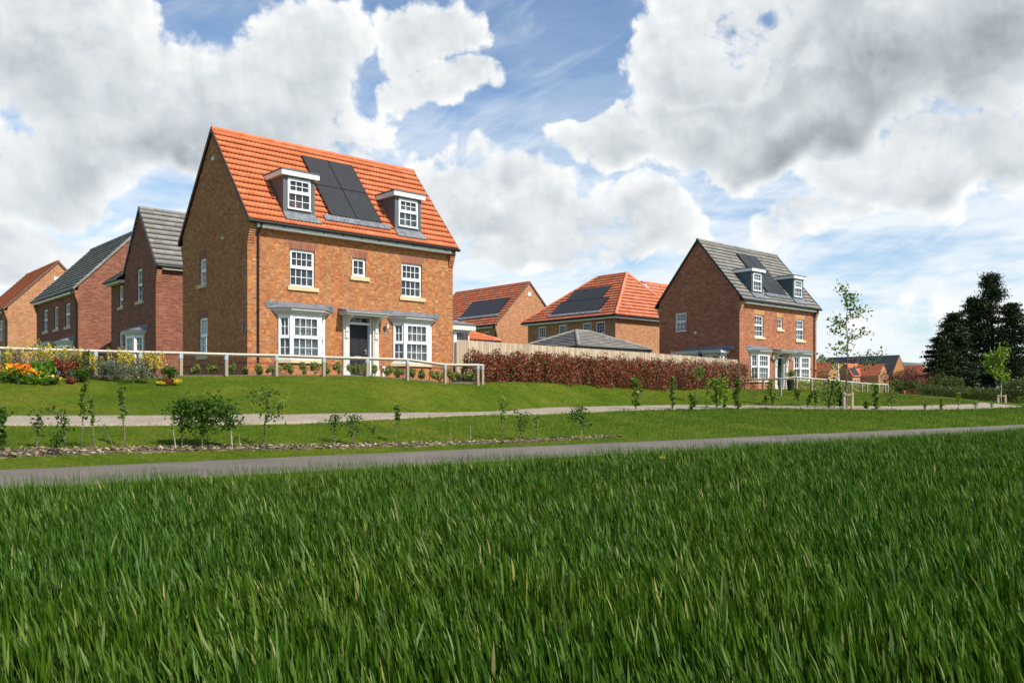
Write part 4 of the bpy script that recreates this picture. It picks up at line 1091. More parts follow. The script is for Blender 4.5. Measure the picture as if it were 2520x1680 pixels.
M['orange_fl'] = leaf('orange_petal', [(0, (.80, .22, .01)), (.5, (.92, .36, .01)), (1, (.98, .50, .02))], .2)
M['red_fl'] = leaf('red_petal', [(0, (.75, .06, .01)), (1, (.9, .16, .02))], .2)
M['rust'] = leaf('rust_leaf', [(0, (.09, .025, .012)), (.5, (.20, .045, .022)), (1, (.36, .10, .045))], .2)
M['lush'] = leaf('lush_leaf', [(0, (.06, .13, .01)), (1, (.15, .27, .02))])


def leaf_quads(P, size, aspect=.55, up=None, rnd=1.0, orient=None):
    """bent leaves at points P"""
    n = len(P); size = np.broadcast_to(size, n)[:, None]
    a = rng.normal(0, 1, (n, 3));
    if orient is not None: a = orient + rnd * a
    a /= np.linalg.norm(a, axis=1)[:, None]
    b = rng.normal(0, 1, (n, 3)); b -= (b * a).sum(1)[:, None] * a; b /= np.linalg.norm(b, axis=1)[:, None]
    h = a * size * .5; w = b * size * .5 * aspect
    V = np.stack([P - h, P + w * .9, P + h, P - w * .9], 1).reshape(-1, 3); i = np.arange(n) * 4
    return V, np.stack([i, i + 1, i + 2, i + 3], 1)


def foliage(name, P, size, mat, parent, **k):
    V, Fq = leaf_quads(np.asarray(P, float), size, **k); return np_mesh(name, V, Fq, mat, parent)


def in_ell(n, c, r, shell=.0):
    d = rng.normal(0, 1, (n, 3)); d /= np.linalg.norm(d, axis=1)[:, None]
    rr = (shell + (1 - shell) * rng.random(n)) ** (1 / 2.2); return np.array(c) + d * rr[:, None] * np.array(r)


def shrub(px, pyb, wpx, hpx, name, label, mat, group=None, dens=1., leafs=.05, Y=None, stems=True, lumps=7, extra=None, cat='shrub', dz=0., spiky=0.):
    x, y, z = gp(px, pyb) if Y is None else pt(px, Y)
    w, h = wpx * y / F, hpx * y / F
    root = empty(name, (x, y, z + dz), 0, label, cat, group)
    n = int(dens * 620); P = []
    for k in range(lumps):
        c = (rng.normal(0, .24) * w, rng.normal(0, .22) * w, h * rng.uniform(.3, .72)); r = (w * rng.uniform(.16, .3), w * rng.uniform(.16, .3), h * rng.uniform(.2, .34))
        P.append(in_ell(n // lumps, c, r, .3))
    P = np.concatenate(P); P[:, 2] = np.clip(P[:, 2], .01, h * 1.05)
    ori = np.array([0, 0, spiky * 1.0]) if spiky else None
    foliage('foliage', P, leafs * rng.uniform(.6, 1.3, len(P)), mat, root, orient=ori, rnd=.7 if spiky else 1)
    if stems:
        s = MB()
        for k in range(4): s.tube([(0, 0, -.05), (rng.normal(0, .1) * w, rng.normal(0, .1) * w, h * .5)], [.012, .004], 5)
        s.build('stem', M['bark'], root)
    if extra:
        for (nm, em, cnt, sz, zlo, zhi, asp, spire) in extra:
            if spire:                                     # upright spires
                Q = []
                for k in range(cnt):
                    bx, by = rng.normal(0, .3) * w, rng.normal(0, .22) * w; top = h * rng.uniform(zlo, zhi); b0 = h * .35; tx = rng.normal(0, .06) * w
                    t = rng.random(38); Q.append(np.stack([bx + tx * t + rng.normal(0, .022, 38), by + rng.normal(0, .022, 38), b0 + (top - b0) * t], 1))
                Q = np.concatenate(Q)
            else:
                Q = in_ell(cnt, (0, 0, h * (zlo + zhi) / 2), (w * .46, w * .42, h * (zhi - zlo) / 2), .5)
            foliage(nm, Q, sz * rng.uniform(.7, 1.3, len(Q)), em, root, aspect=asp)
    return root


def sapling(px, pyb, pyt, label, crown=(.35, 1.0), wpx=50, n=160, lean=0., mat='birch', kind='narrow', leafs=.075, Y=None, bare=0., group=None, trunk=.016, cat='sapling', barkm='bark', name='sapling'):
    """young tree: thin stem from its foot up, twigs with small leaves; crown from/to in parts of the height"""
    x, y, z = gp(px, pyb) if Y is None else pt(px, Y)
    h = (pyb - pyt) * y / F; w = wpx * y / F; root = empty(name, (x, y, z), 0, label, cat, group)
    s = MB(); lx = lean * h; k = 7
    ctr = [np.array([lx * (i / k) ** 1.2 + rng.normal(0, .008) * h * (i > 0), rng.normal(0, .008) * h * (i > 0), h * i / k * .97 - (.05 if i == 0 else 0)]) for i in range(k + 1)]
    s.tube(ctr, [trunk * (1 - .75 * i / k) for i in range(k + 1)], 6); tr = s.build('trunk', M[barkm], root, smooth=True)
    P = []; b = MB()
    nb = 3 if kind == 'stick' else int(rng.integers(9, 14)) if kind != 'tall' else 19
    for j in range(nb):
        t = crown[0] + (crown[1] - crown[0]) * (j + .4) / nb; c = ctr[min(k, int(t * k))] * (1 - (t * k % 1)) + ctr[min(k, int(t * k) + 1)] * (t * k % 1)
        q = (t - crown[0]) / max(.01, crown[1] - crown[0])
        rad = {'narrow': .5 * (1 - q * .55), 'round': math.sin(math.pi * min(1, q * .8 + .18)) * 1.0, 'tall': (.12 + .88 * (1 - q)) * rng.uniform(.6, 1.08), 'stick': .3, 'vase': .4 + .6 * q}[kind] * w / 2
        an = rng.uniform(0, 2 * math.pi); up = rng.uniform(.3, .8) if kind != 'tall' else rng.uniform(.15, .5)
        e = c + np.array([math.cos(an) * rad, math.sin(an) * rad, rad * up + .02]); tk = trunk * (.4 if kind != 'tall' else .42); b.tube([c, (c + e) / 2 + (0, 0, .02 * h * rng.uniform(-1, 1)), e], [tk, tk * .66, tk * .33], 4, cap=False)
        m_ = max(2, int(n / nb)); tt = rng.uniform(.25, 1.08, m_)[:, None]; sp = {'round': .13, 'vase': .11}.get(kind, .07 if kind != 'tall' else .038) * w + .012
        tt = tt if kind != 'tall' else np.clip(np.round(tt * 5 + rng.normal(0, .25, tt.shape), 0) / 5 + .05, .2, 1.05)
        P.append(c + (e - c) * tt + rng.normal(0, 1, (m_, 3)) * sp * np.array([1, 1, .8]))
    if kind != 'tall':
        m_ = max(3, n // 6); t = rng.uniform(crown[0], 1.0, m_)[:, None]; P.append(ctr[0] + (ctr[-1] - ctr[0]) * t + rng.normal(0, .018 * h, (m_, 3)))
    b.build('twig', M[barkm], root); P = np.concatenate(P); P = P[P[:, 2] > .03]
    if n > 6: foliage('crown', P, leafs * rng.uniform(.6, 1.25, len(P)), M[mat], root, aspect=.7)
    return root


# ---- saplings on the mulch strip (left to right)
S = [
    (4, 1108, 1004, 'dark leafy sapling cut by the left edge of the photo', dict(crown=(.1, 1), wpx=40, n=260, mat='dkleaf', kind='narrow')),
    (89.7, 1106, 1008, 'forked thin sapling with a leafy top, first from the left on the mulch', dict(crown=(.35, 1), wpx=50, n=70, lean=.14, mat='dkleaf', kind='vase')),
    (127.5, 1116, 1074, 'short leaning sapling in front of the mulch between two forked ones', dict(crown=(.4, 1), wpx=44, n=70, lean=.4, mat='dkleaf', kind='vase', trunk=.012)),
    (158.8, 1106, 1016, 'spreading sapling with a wide open top, left of the two tall thin whips', dict(crown=(.4, 1), wpx=62, n=90, mat='dkleaf', kind='vase')),
    (201, 1109, 934, 'tallest thin whip on the mulch, reaching up over the pale gravel path', dict(crown=(.45, 1), wpx=24, n=110, lean=.03, mat='birch')),
    (235.5, 1109, 973, 'leaning thin whip just right of the tallest whip', dict(crown=(.5, 1), wpx=20, n=80, lean=-.11, mat='birch')),
    (308, 1103, 946, 'tall thin whip with leaves down its upper half, standing alone', dict(crown=(.45, 1), wpx=38, n=130, lean=-.08, mat='birch')),
    (280, 1104, 1021, 'bare twig leaning left between the thin whips', dict(n=3, kind='stick', lean=-.45, wpx=8, trunk=.008)),
    (368.5, 1100, 1031, 'bare upright twig left of the bushy green saplings', dict(n=3, kind='stick', wpx=10, trunk=.008)),
    (432, 1109, 1052, 'bare pale stick beside the bushy green saplings', dict(n=3, kind='stick', wpx=14, trunk=.012, barkm='bark_pale', lean=-.1)),
    (447, 1104, 987, 'bushy sapling with dark green crown, left of the widest bushy one', dict(crown=(.42, 1), wpx=56, n=700, leafs=.065, mat='dkleaf', kind='round')),
    (497, 1104, 992, 'widest bushy sapling, dense green crown on a single pale stem', dict(crown=(.32, 1), wpx=104, n=1900, leafs=.065, mat='dkleaf', kind='round', barkm='bark_pale')),
    (570.8, 1108, 1000, 'bushy sapling with dark green crown, right of the widest bushy one', dict(crown=(.5, 1), wpx=56, n=560, leafs=.065, lean=-.1, mat='dkleaf', kind='round', barkm='bark_pale')),
    (590, 1103, 1065, 'short bare stick right of the bushy green saplings', dict(n=3, kind='stick', wpx=10, trunk=.008, barkm='bark_pale')),
    (647.8, 1104, 958, 'wide thin-branched sapling with spreading leafy arms on the mulch', dict(crown=(.42, 1), wpx=100, n=330, lean=.1, mat='birch', kind='round')),
    (824.7, 1092, 1023, 'small dark shrubby sapling, left of a close pair', dict(crown=(.35, 1), wpx=50, n=170, mat='dkleaf', kind='round', leafs=.06)),
    (869, 1098, 1023, 'small dark shrubby sapling, right of a close pair', dict(crown=(.35, 1), wpx=50, n=200, lean=-.1, mat='dkleaf', kind='round', leafs=.06)),
    (919, 1092, 1050, 'tiny sapling with a few dark leaves right of the shrubby pair', dict(crown=(.6, 1), wpx=22, n=30, mat='dkleaf', kind='round', trunk=.01)),
    (972.7, 1090, 996, 'straight sapling with one clump of leaves at its top, in front of the lawn centre', dict(crown=(.5, 1), wpx=26, n=120, lean=.07, mat='birch', leafs=.085)),
    (1109, 1089, 1043, 'left of two bare sticks in front of the red hedge', dict(n=3, kind='stick', wpx=6, trunk=.008, barkm='bark_pale')),
    (1157.6, 1087, 1038, 'right of two bare sticks in front of the red hedge', dict(n=3, kind='stick', wpx=6, trunk=.008, barkm='bark_pale')),
    (1236, 1086, 976, 'slender sapling with bright yellow-green top on the mulch', dict(crown=(.4, 1), wpx=40, n=170, mat='brleaf', leafs=.065)),
    (1281, 1084, 1014, 'low dark shrubby sapling right of the yellow-green topped one', dict(crown=(.3, 1), wpx=44, n=200, mat='dkleaf', kind='vase', leafs=.06)),
    (1322, 1084, 1022, 'small bright green sapling between two dark shrubby ones', dict(crown=(.4, 1), wpx=36, n=120, mat='brleaf', leafs=.06)),
    (1431.5, 1084, 1005, 'neat round-headed dark sapling at the right end of the mulch', dict(crown=(.42, 1), wpx=50, n=480, mat='dkleaf', kind='round', leafs=.06, barkm='bark_pale')),
    (1464, 1081, 1062, 'short bare stick at the right end of the mulch', dict(n=3, kind='stick', wpx=6, trunk=.008, barkm='bark_pale')),
    # beside the gravel path
    (1564.8, 1009, 928, 'open branched sapling by the gravel path, in front of the red hedge', dict(crown=(.1, 1), wpx=54, n=240, mat='birch', kind='narrow', leafs=.14)),
    (1654.6, 1008, 922, 'narrow column of green leaves by the gravel path', dict(crown=(.08, 1), wpx=20, n=220, mat='birch', leafs=.12)),
    (1703.7, 1010, 967, 'low leafy clump by the gravel path left of the bright bushy sapling', dict(crown=(.0, 1), wpx=38, n=200, mat='birch', leafs=.13)),
    (1718.6, 992, 905, 'pale round-headed young tree on a very thin stem in front of the red hedge', dict(crown=(.66, 1), wpx=30, n=200, mat='birch', kind='round', leafs=.10, trunk=.014)),
    (1741.6, 1006, 928, 'narrow yellow-green sapling just left of the bright bushy one', dict(crown=(.05, 1), wpx=16, n=160, mat='brleaf', leafs=.11)),
    (1764, 1006, 930, 'bright bushy sapling by the gravel path, brightest of its row', dict(crown=(.15, 1), wpx=36, n=420, mat='brleaf', kind='round', leafs=.13)),
    (1784, 1006, 926, 'bright tall sapling touching the bright bushy one', dict(crown=(.05, 1), wpx=24, n=300, mat='brleaf', leafs=.12)),
    (1814.5, 1007, 933, 'full green sapling in front of the red brick corner', dict(crown=(.05, 1), wpx=36, n=420, mat='birch', kind='narrow', leafs=.12)),
    (1854, 1005, 960, 'nearly bare twiggy sapling in front of the rail fence', dict(crown=(.4, 1), wpx=34, n=26, mat='dkleaf', kind='vase', trunk=.01, leafs=.09)),
    (1884.6, 1005, 974, 'small thin sapling left of the white door surround', dict(crown=(.5, 1), wpx=24, n=60, mat='birch', leafs=.11)),
    (1902, 1006, 935, 'branched sapling in front of the white door surround', dict(crown=(.2, 1), wpx=50, n=230, lean=-.06, mat='birch', leafs=.11)),
    (1970, 1006, 956, 'leaning sapling with a small tuft on top, right of the door', dict(crown=(.45, 1), wpx=26, n=150, lean=-.25, mat='birch', leafs=.11)),
    (1986, 1005, 961, 'thin sapling leaning right beside the leaning tufted one', dict(crown=(.2, 1), wpx=16, n=110, lean=.3, mat='dkleaf', leafs=.10)),
    (2006, 1006, 962, 'thin upright sapling left of the staked birch tree', dict(crown=(.3, 1), wpx=16, n=110, mat='dkleaf', leafs=.10)),
    (2037.6, 1005, 940, 'leafy bush-like sapling just left of the wooden tree stakes', dict(crown=(.1, 1), wpx=50, n=420, lean=.2, mat='dkleaf', kind='round', leafs=.12)),
    (2067, 1006, 951, 'narrow dark sapling against the left tree stake', dict(crown=(.1, 1), wpx=22, n=180, mat='dkleaf', leafs=.12)),
    (2130, 1007, 991, 'knee-high leafy plant right of the tree stakes', dict(crown=(.0, 1), wpx=20, n=90, mat='dkleaf', leafs=.10)),
    (2154.8, 1008, 944, 'full dark sapling under the end of the rail fence', dict(crown=(.05, 1), wpx=32, n=330, mat='birch', leafs=.12)),
    (2194.6, 1008, 966, 'open spreading sapling in front of the purple bush', dict(crown=(.3, 1), wpx=48, n=150, mat='birch', kind='vase', leafs=.11)),
    (2276, 1009, 984, 'tiny leafy plant by the widening of the gravel path', dict(crown=(.1, 1), wpx=12, n=50, mat='birch', leafs=.10)),
    (2293, 1009, 948, 'bare thin whip by the widening of the gravel path', dict(n=4, kind='stick', wpx=8, trunk=.012)),
    (2316, 1009, 978, 'slim leafy sapling left of the path fork', dict(crown=(.05, 1), wpx=14, n=90, mat='birch', leafs=.11)),
    (2359, 1007, 966, 'bright small sapling at the path fork', dict(crown=(.3, 1), wpx=20, n=100, mat='brleaf', leafs=.11)),
    (2399, 1005, 989, 'low weed right of the path fork', dict(crown=(.2, 1), wpx=20, n=50, mat='birch', leafs=.10)),
    (2440, 1008, 986, 'thin weed near the right end of the gravel path', dict(crown=(.3, 1), wpx=14, n=30, mat='birch', leafs=.10)),
]
for px, pb, ptp, lab, kw in S:
    sapling(px, pb, ptp, lab, group='saplings along the paths', **kw)


# ---- the staked birch and the bright staked tree at the right
def stakes(px, pyb, pyt, dpx, Yf, label):
    x, y, z = gp(px, pyb); h = (pyb - pyt) * y / F; d = dpx * y / F
    root = empty('tree_stakes', (x, y, z), 0, label, 'tree stakes')
    for s in (-1, 1):
        m = MB(); m.tube([(s * d / 2, 0, -.2), (s * d / 2, 0, h * .985), (s * d / 2, 0, h)], [.065, .065, .055], 10); m.build('stake', M['board'], root)
    m = MB(); m.box(-d / 2, -.04, -.085, -.06, h * .8, h * .93); m.box(.04, d / 2, -.085, -.06, h * .8, h * .93); m.box(-.055, .055, -.1, -.04, h * .79, h * .92); m.build('tie_board', M['post'], root)
    return root


stakes(2087, 1007, 965, 20, 0, 'pair of round wooden stakes with a cross board holding the birch')
sapling(2083, 1005, 699, 'young birch tree with sparse leafy branches, tied between wooden stakes', crown=(.22, 1.), wpx=225, n=950, kind='tall', mat='birch', leafs=.15, trunk=.045, cat='tree', name='young_tree')
stakes(2465, 991, 971, 18, 0, 'pair of stakes below the bright yellow-green young tree')
sapling(2464, 990, 857, 'bright yellow-green young tree in front of the dark conifers', crown=(.42, 1.), wpx=58, n=900, kind='round', mat='brleaf', leafs=.17, trunk=.04, cat='tree', name='young_tree', barkm='bark_pale')

def ry(px): return float(np.interp(px, [-400, 0, 43, 220, 328, 406, 430, 556, 677, 797, 904, 1004, 1095, 1139, 1175, 1188], [842, 852.5, 854, 859.6, 862.5, 864.2, 864.5, 868.2, 871, 875.6, 878.5, 881.6, 894.3, 894.8, 895, 896]))
def rY(px): return float(np.interp(px, [-400, 0, 430, 556, 680, 796, 903, 1003, 1095, 1187], [20.2, 23.6, 26.1, 27.0, 27.9, 28.8, 29.7, 30.5, 31.5, 32.7]))

# ---- flower bed at the left
shr = [
    # px, base, w, h, name, label, mat, kw
    (18, 921, 60, 30, 'marigold', 'orange marigold clump at the left edge of the photo', 'lush', dict(leafs=.07, extra=[('flower', M['orange_fl'], 60, .10, .5, 1.25, .9, 0)])),
    (46, 923, 60, 34, 'marigold', 'tallest orange marigold clump, with one red head', 'lush', dict(leafs=.07, extra=[('flower', M['orange_fl'], 75, .10, .6, 1.3, .9, 0), ('red_flower', M['red_fl'], 10, .12, 1.0, 1.25, .9, 0)])),
    (80, 922, 40, 22, 'marigold', 'low orange flower clump right of the tallest marigolds', 'lush', dict(leafs=.06, extra=[('flower', M['orange_fl'], 26, .08, .6, 1.2, .9, 0)])),
    (103, 923, 40, 16, 'flowering_plant', 'low yellow-orange flowers in front of the green tuft', 'lush', dict(leafs=.05, extra=[('flower', M['yellow'], 24, .07, .4, 1.2, .9, 0)])),
    (130, 923, 36, 18, 'flowering_plant', 'yellow flowers below the reddish plants', 'dkleaf', dict(leafs=.05, extra=[('flower', M['yellow'], 30, .07, .3, 1.1, .9, 0)])),
    (100, 920, 56, 40, 'garden_plant', 'bright grassy green tuft behind the low yellow flowers', 'lush', dict(leafs=.16, spiky=1.2)),
    (140, 918, 50, 44, 'garden_plant', 'dark reddish plant in the flower bed, left one', 'rust', dict(leafs=.06)),
    (164, 919, 36, 44, 'garden_plant', 'dark reddish plant in the flower bed, right one', 'rust', dict(leafs=.06)),
    (172, 923, 22, 16, 'garden_plant', 'small pinkish red plant at the foot of the dark green bush', 'rust', dict(leafs=.05)),
    (194, 922, 46, 34, 'garden_shrub', 'rounded dark green bush in front of the flower bed', 'dkleaf', dict(leafs=.06, dens=1.5)),
    (204, 918, 40, 56, 'garden_shrub', 'dark green bush with yellow berries behind the rounded one', 'dkleaf', dict(leafs=.06, dens=1.4)),
    (10, 918, 60, 62, 'yellow_shrub', 'yellow-spired shrub at the left edge of the flower bed', 'grey_leaf', dict(leafs=.05, extra=[('spire', M['yellow'], 16, .05, .8, 1.12, .6, 1)])),
    (36, 917, 40, 64, 'yellow_shrub', 'yellow-spired shrub behind the tallest marigolds', 'grey_leaf', dict(leafs=.05, extra=[('spire', M['yellow'], 10, .05, .8, 1.12, .6, 1)])),
    (62, 918, 50, 52, 'garden_shrub', 'mauve and grey shrub between two yellow-spired shrubs', 'mauve', dict(leafs=.045, dens=1.3)),
    (92, 917, 50, 68, 'yellow_shrub', 'tallest yellow-spired shrub in front of the leftmost brick house', 'grey_leaf', dict(leafs=.05, extra=[('spire', M['yellow'], 18, .05, .8, 1.15, .6, 1)])),
    (125, 917, 52, 60, 'yellow_shrub', 'yellow-spired shrub in front of the white bay windows', 'mauve', dict(leafs=.045, extra=[('spire', M['yellow'], 15, .05, .8, 1.1, .6, 1)])),
    (156, 917, 48, 60, 'yellow_shrub', 'yellow-spired shrub behind the reddish plants', 'grey_leaf', dict(leafs=.045, extra=[('spire', M['yellow'], 16, .05, .8, 1.12, .6, 1)])),
    (182, 917, 36, 60, 'yellow_shrub', 'yellow-spired shrub just left of the dark green bush with berries', 'mauve', dict(leafs=.045, extra=[('spire', M['yellow'], 12, .05, .8, 1.12, .6, 1)])),
    (228, 919, 44, 54, 'yellow_shrub', 'yellow-spired shrub right of the dark green bushes', 'grey_leaf', dict(leafs=.05, extra=[('spire', M['yellow'], 16, .05, .75, 1.08, .6, 1)])),
    (256, 920, 56, 44, 'garden_shrub', 'grey-green shrub in the middle of the flower bed', 'grey_leaf', dict(leafs=.05, dens=1.4)),
    (288, 921, 56, 44, 'garden_shrub', 'wide grey-green shrub with tiny white flowers', 'grey_leaf', dict(leafs=.05, dens=1.4)),
    (298, 918, 60, 58, 'yellow_shrub', 'yellow-spired shrub in front of the tall bay window, left one', 'grey_leaf', dict(leafs=.05, extra=[('spire', M['yellow'], 18, .05, .8, 1.15, .6, 1)])),
    (338, 918, 56, 54, 'yellow_shrub', 'yellow-spired shrub in front of the tall bay window, right one', 'grey_leaf', dict(leafs=.05, extra=[('spire', M['yellow'], 17, .05, .8, 1.1, .6, 1)])),
    (328, 922, 50, 36, 'garden_shrub', 'low grey-green shrub with yellow flowers at its foot', 'grey_leaf', dict(leafs=.05, extra=[('flower', M['yellow'], 18, .06, .1, .4, .9, 0)])),
    (378, 918, 56, 54, 'yellow_shrub', 'rightmost yellow-spired shrub of the flower bed', 'mauve', dict(leafs=.045, extra=[('spire', M['yellow'], 20, .05, .8, 1.1, .6, 1)])),
    (362, 922, 44, 34, 'garden_shrub', 'dusty green shrub near the right end of the flower bed', 'grey_leaf', dict(leafs=.05)),
    (420, 921, 40, 34, 'garden_shrub', 'dark green bush at the right end of the flower bed', 'dkleaf', dict(leafs=.06, dens=1.3)),
    (395, 924, 24, 10, 'garden_plant', 'low yellow mat plant left of the rust-red one', 'yellow', dict(leafs=.04)),
    (416, 924, 28, 16, 'garden_plant', 'rust-red cushion plant between two yellow ones', 'rust', dict(leafs=.04, dens=1.3)),
    (438, 924, 20, 17, 'garden_plant', 'bright yellow cushion plant by the fence post', 'yellow', dict(leafs=.04)),
]
for (px, pb, w_, h_, nm, lab, mt, kw) in shr:
    kw['dens'] = kw.get('dens', 1.) * (1.5 if h_ > 40 else 1.2)
    shrub(px, pb, w_ * 1.15, h_ * (1.3 if nm == 'garden_shrub' else 1.15), nm, lab, M[mt], group='plants of the flower bed', Y=rY(px) - (pb - 915.5) * .20, **kw)

# ---- row of little box bushes in front of the big house
ordn = ['first', 'second', 'third', 'fourth', 'fifth', 'sixth', 'seventh', 'eighth', 'ninth', 'tenth', 'eleventh', 'twelfth', 'thirteenth', 'fourteenth', 'fifteenth', 'sixteenth', 'seventeenth', 'eighteenth', 'nineteenth', 'twentieth', 'last']
bx = [(479.7, 921), (525, 921), (568, 921), (602, 921), (640, 921), (672, 921), (711, 920.5), (747, 920.5), (775, 920.5), (804, 920), (832, 920.5), (869, 922), (891, 922), (923, 924), (951, 926), (980, 927), (1010, 930), (1036, 934), (1056, 936), (1081, 938), (1105, 939), (1124.5, 939), (1150, 940), (1164, 940)]
for i, (px, pb) in enumerate(bx):
    k = 0 if px < 600 else 1 if px < 815 else 2 if px < 935 else 3 if px < 1070 else 4
    near = ('in front of the shaded gable', 'in front of the left bay window', 'by the black front door', 'in front of the right bay window', 'at the fence corner')[k]
    grp = [q for q, _ in bx if (0 if q < 600 else 1 if q < 815 else 2 if q < 935 else 3 if q < 1070 else 4) == k]; w_ = rng.uniform(20, 29) if px < 1100 else rng.uniform(24, 34); h_ = rng.uniform(28, 38)
    Yb = np.interp(px, [450, 607, 905, 1093, 1200], [26.8, 28.0, 30.4, 32.2, 33.6])
    j = grp.index(px); pos = 'leftmost' if j == 0 else 'rightmost' if j == len(grp) - 1 else ordn[j]
    lab = f'{pos} small box bush {near}' if pos.endswith('most') else f'{pos} small box bush from the left {near}'
    shrub(px, pb, w_, h_, 'box_bush', lab, M['boxleaf'], group='box bushes along the big house', dens=1.3, leafs=.06, Y=Yb, lumps=5)

# soil bed between fence and house
bedA = [pt(p, y) for p, y in ((430, 25.9), (607, 27.5), (905, 29.8), (1000, 30.6), (1093, 31.7), (1192, 32.9))]
bedB = [pt(p, y) for p, y in ((430, 31.0), (607, 29.8), (905, 33.2), (1000, 34.2), (1093, 35.4), (1192, 36.0))]
sheet('flower_bed_soil', bedA, bedB, M['soil'], lift=.03, label='brown soil bed along the front of the big house')
bedC = [pt(p, y) for p, y in ((-260, 21.3), (0, 22.7), (200, 24.0), (430, 25.7))]; bedD = [pt(p, y) for p, y in ((-260, 24.3), (0, 25.6), (200, 26.9), (430, 28.6))]
sheet('flower_bed_soil', bedC, bedD, M['soil'], lift=.03, label='brown soil of the flower bed at the left')


# ---- timber rail fences
def rail_fence(name, label, posts, group='timber rail fences'):
    """posts: (px, Y, py of the rail's top)"""
    root = empty(name, pt(posts[0][0], posts[0][1]), 0, label, 'fence', group); L0 = np.array(root.location)
    tops = []
    for (px, Y, py) in posts:
        b = np.array(pt(px, Y)); zt = zp(py, Y); q = b - L0; m = MB(); s = .048
        c, sn = D1[0] * s, D1[1] * s
        base = [(q[0] + a * c + b2 * -sn, q[1] + a * sn + b2 * c, q[2] - .3) for a, b2 in ((-1, -1), (1, -1), (1, 1), (-1, 1))]
        m.prism(base, (0, 0, zt - .045 - b[2] + .3)); m.build('post', M['post'], root)
        m = MB(); k = 1.04
        base = [(q[0] + (a * c + b2 * -sn) * k, q[1] + (a * sn + b2 * c) * k, zt - L0[2] - .20) for a, b2 in ((-1, -1), (1, -1), (1, 1), (-1, 1))]
        m.prism(base, (0, 0, .155)); m.build('strap', M['strap'], root)
        tops.append(np.array([b[0], b[1], zt]) - L0)
    for i in range(len(tops) - 1):
        a, b = tops[i], tops[i + 1]; d = (b - a) / np.linalg.norm(b - a); sd = np.cross(d, (0, 0, 1)); sd /= np.linalg.norm(sd); up = np.cross(sd, d); r = .054
        a2, b2 = a - d * (.05 if i == 0 else .0), b + d * (.08 if i == len(tops) - 2 else -.002)
        pr = [tuple(a2 + up * -.0 + o) for o in (up * .0, sd * r - up * r, -up * 2 * r, -sd * r - up * r)]
        m = MB(); m.prism(pr, tuple(b2 - a2)); m.build('rail', M['rail'], root)
    return root


pp = [-330, -170, -30, 110, 235, 345, 445, 556.7, 680, 796.5, 903.3, 1002.5, 1095, 1175.5]
rail_fence('rail_fence', 'low timber rail fence running in front of the flower bed and the big orange-roofed house', [(p, rY(p), ry(p)) for p in pp] + [(1187, 32.9, 896)])
rail_fence('rail_fence', 'short return of the rail fence at the corner of the big house', [(1187, 33.3, 896.5), (1143, 36.2, 900.5), (1120, 37.8, 901.5)])
f2 = [(1834, 50.0, 931), (1878.6, 48.5, 931), (1921, 45.6, 929.5), (1960, 45.2, 925.8), (1997, 49.5, 929.4), (2031, 52.5, 932), (2095, 57.5, 938.4), (2120.5, 58.5, 941), (2133.8, 59.5, 942.3), (2162.5, 61.5, 943.8), (2184.6, 63, 945)]
rail_fence('rail_fence', 'low timber rail fence in front of the red brick house, ending beside the green hedge', f2)
rail_fence('rail_fence', 'second rail fence line behind the end of the red house fence', [(2178, 64, 947), (2133, 68, 949), (2098, 72, 952), (2063, 76, 955)])


# ---- board fence and red hedge
def board_fence():
    a, b = np.array([-2.30, 35.9]), np.array([13.35, 50.75]); L = np.linalg.norm(b - a); d = (b - a) / L; nn = np.array([-d[1], d[0]])
    root = empty('board_fence', (a[0], a[1], 0), math.atan2(d[1], d[0]), 'tall pale closeboard timber fence between the two near houses', 'fence')
    m = MB(); n = int(L / .105)
    for i in range(n):
        u = L * i / n; P = a + d * u; px = CX + F * P[0] / P[1]; zt = zp(np.interp(px, [1115, 1640, 1819], [834.5, 871.2, 885.3]), P[1]); zb = H(*P) - .1; w = L / n
        zt += rng.normal(0, .006)
        m.hexa([(u, 0, zb), (u + w * 1.12, .014, zb), (u + w * 1.12, .022, zb), (u, .022, zb), (u, 0, zt), (u + w * 1.12, .014, zt), (u + w * 1.12, .022, zt), (u, .022, zt)])
    m.build('boards', M['board'], root)
    for i in range(9):
        u = L * i / 8; P = a + d * u; m = MB(); m.box(u - .05, u + .05, .03, .13, H(*P) - .3, H(*P) + 1.7); m.build('post', M['post'], root)


board_fence()


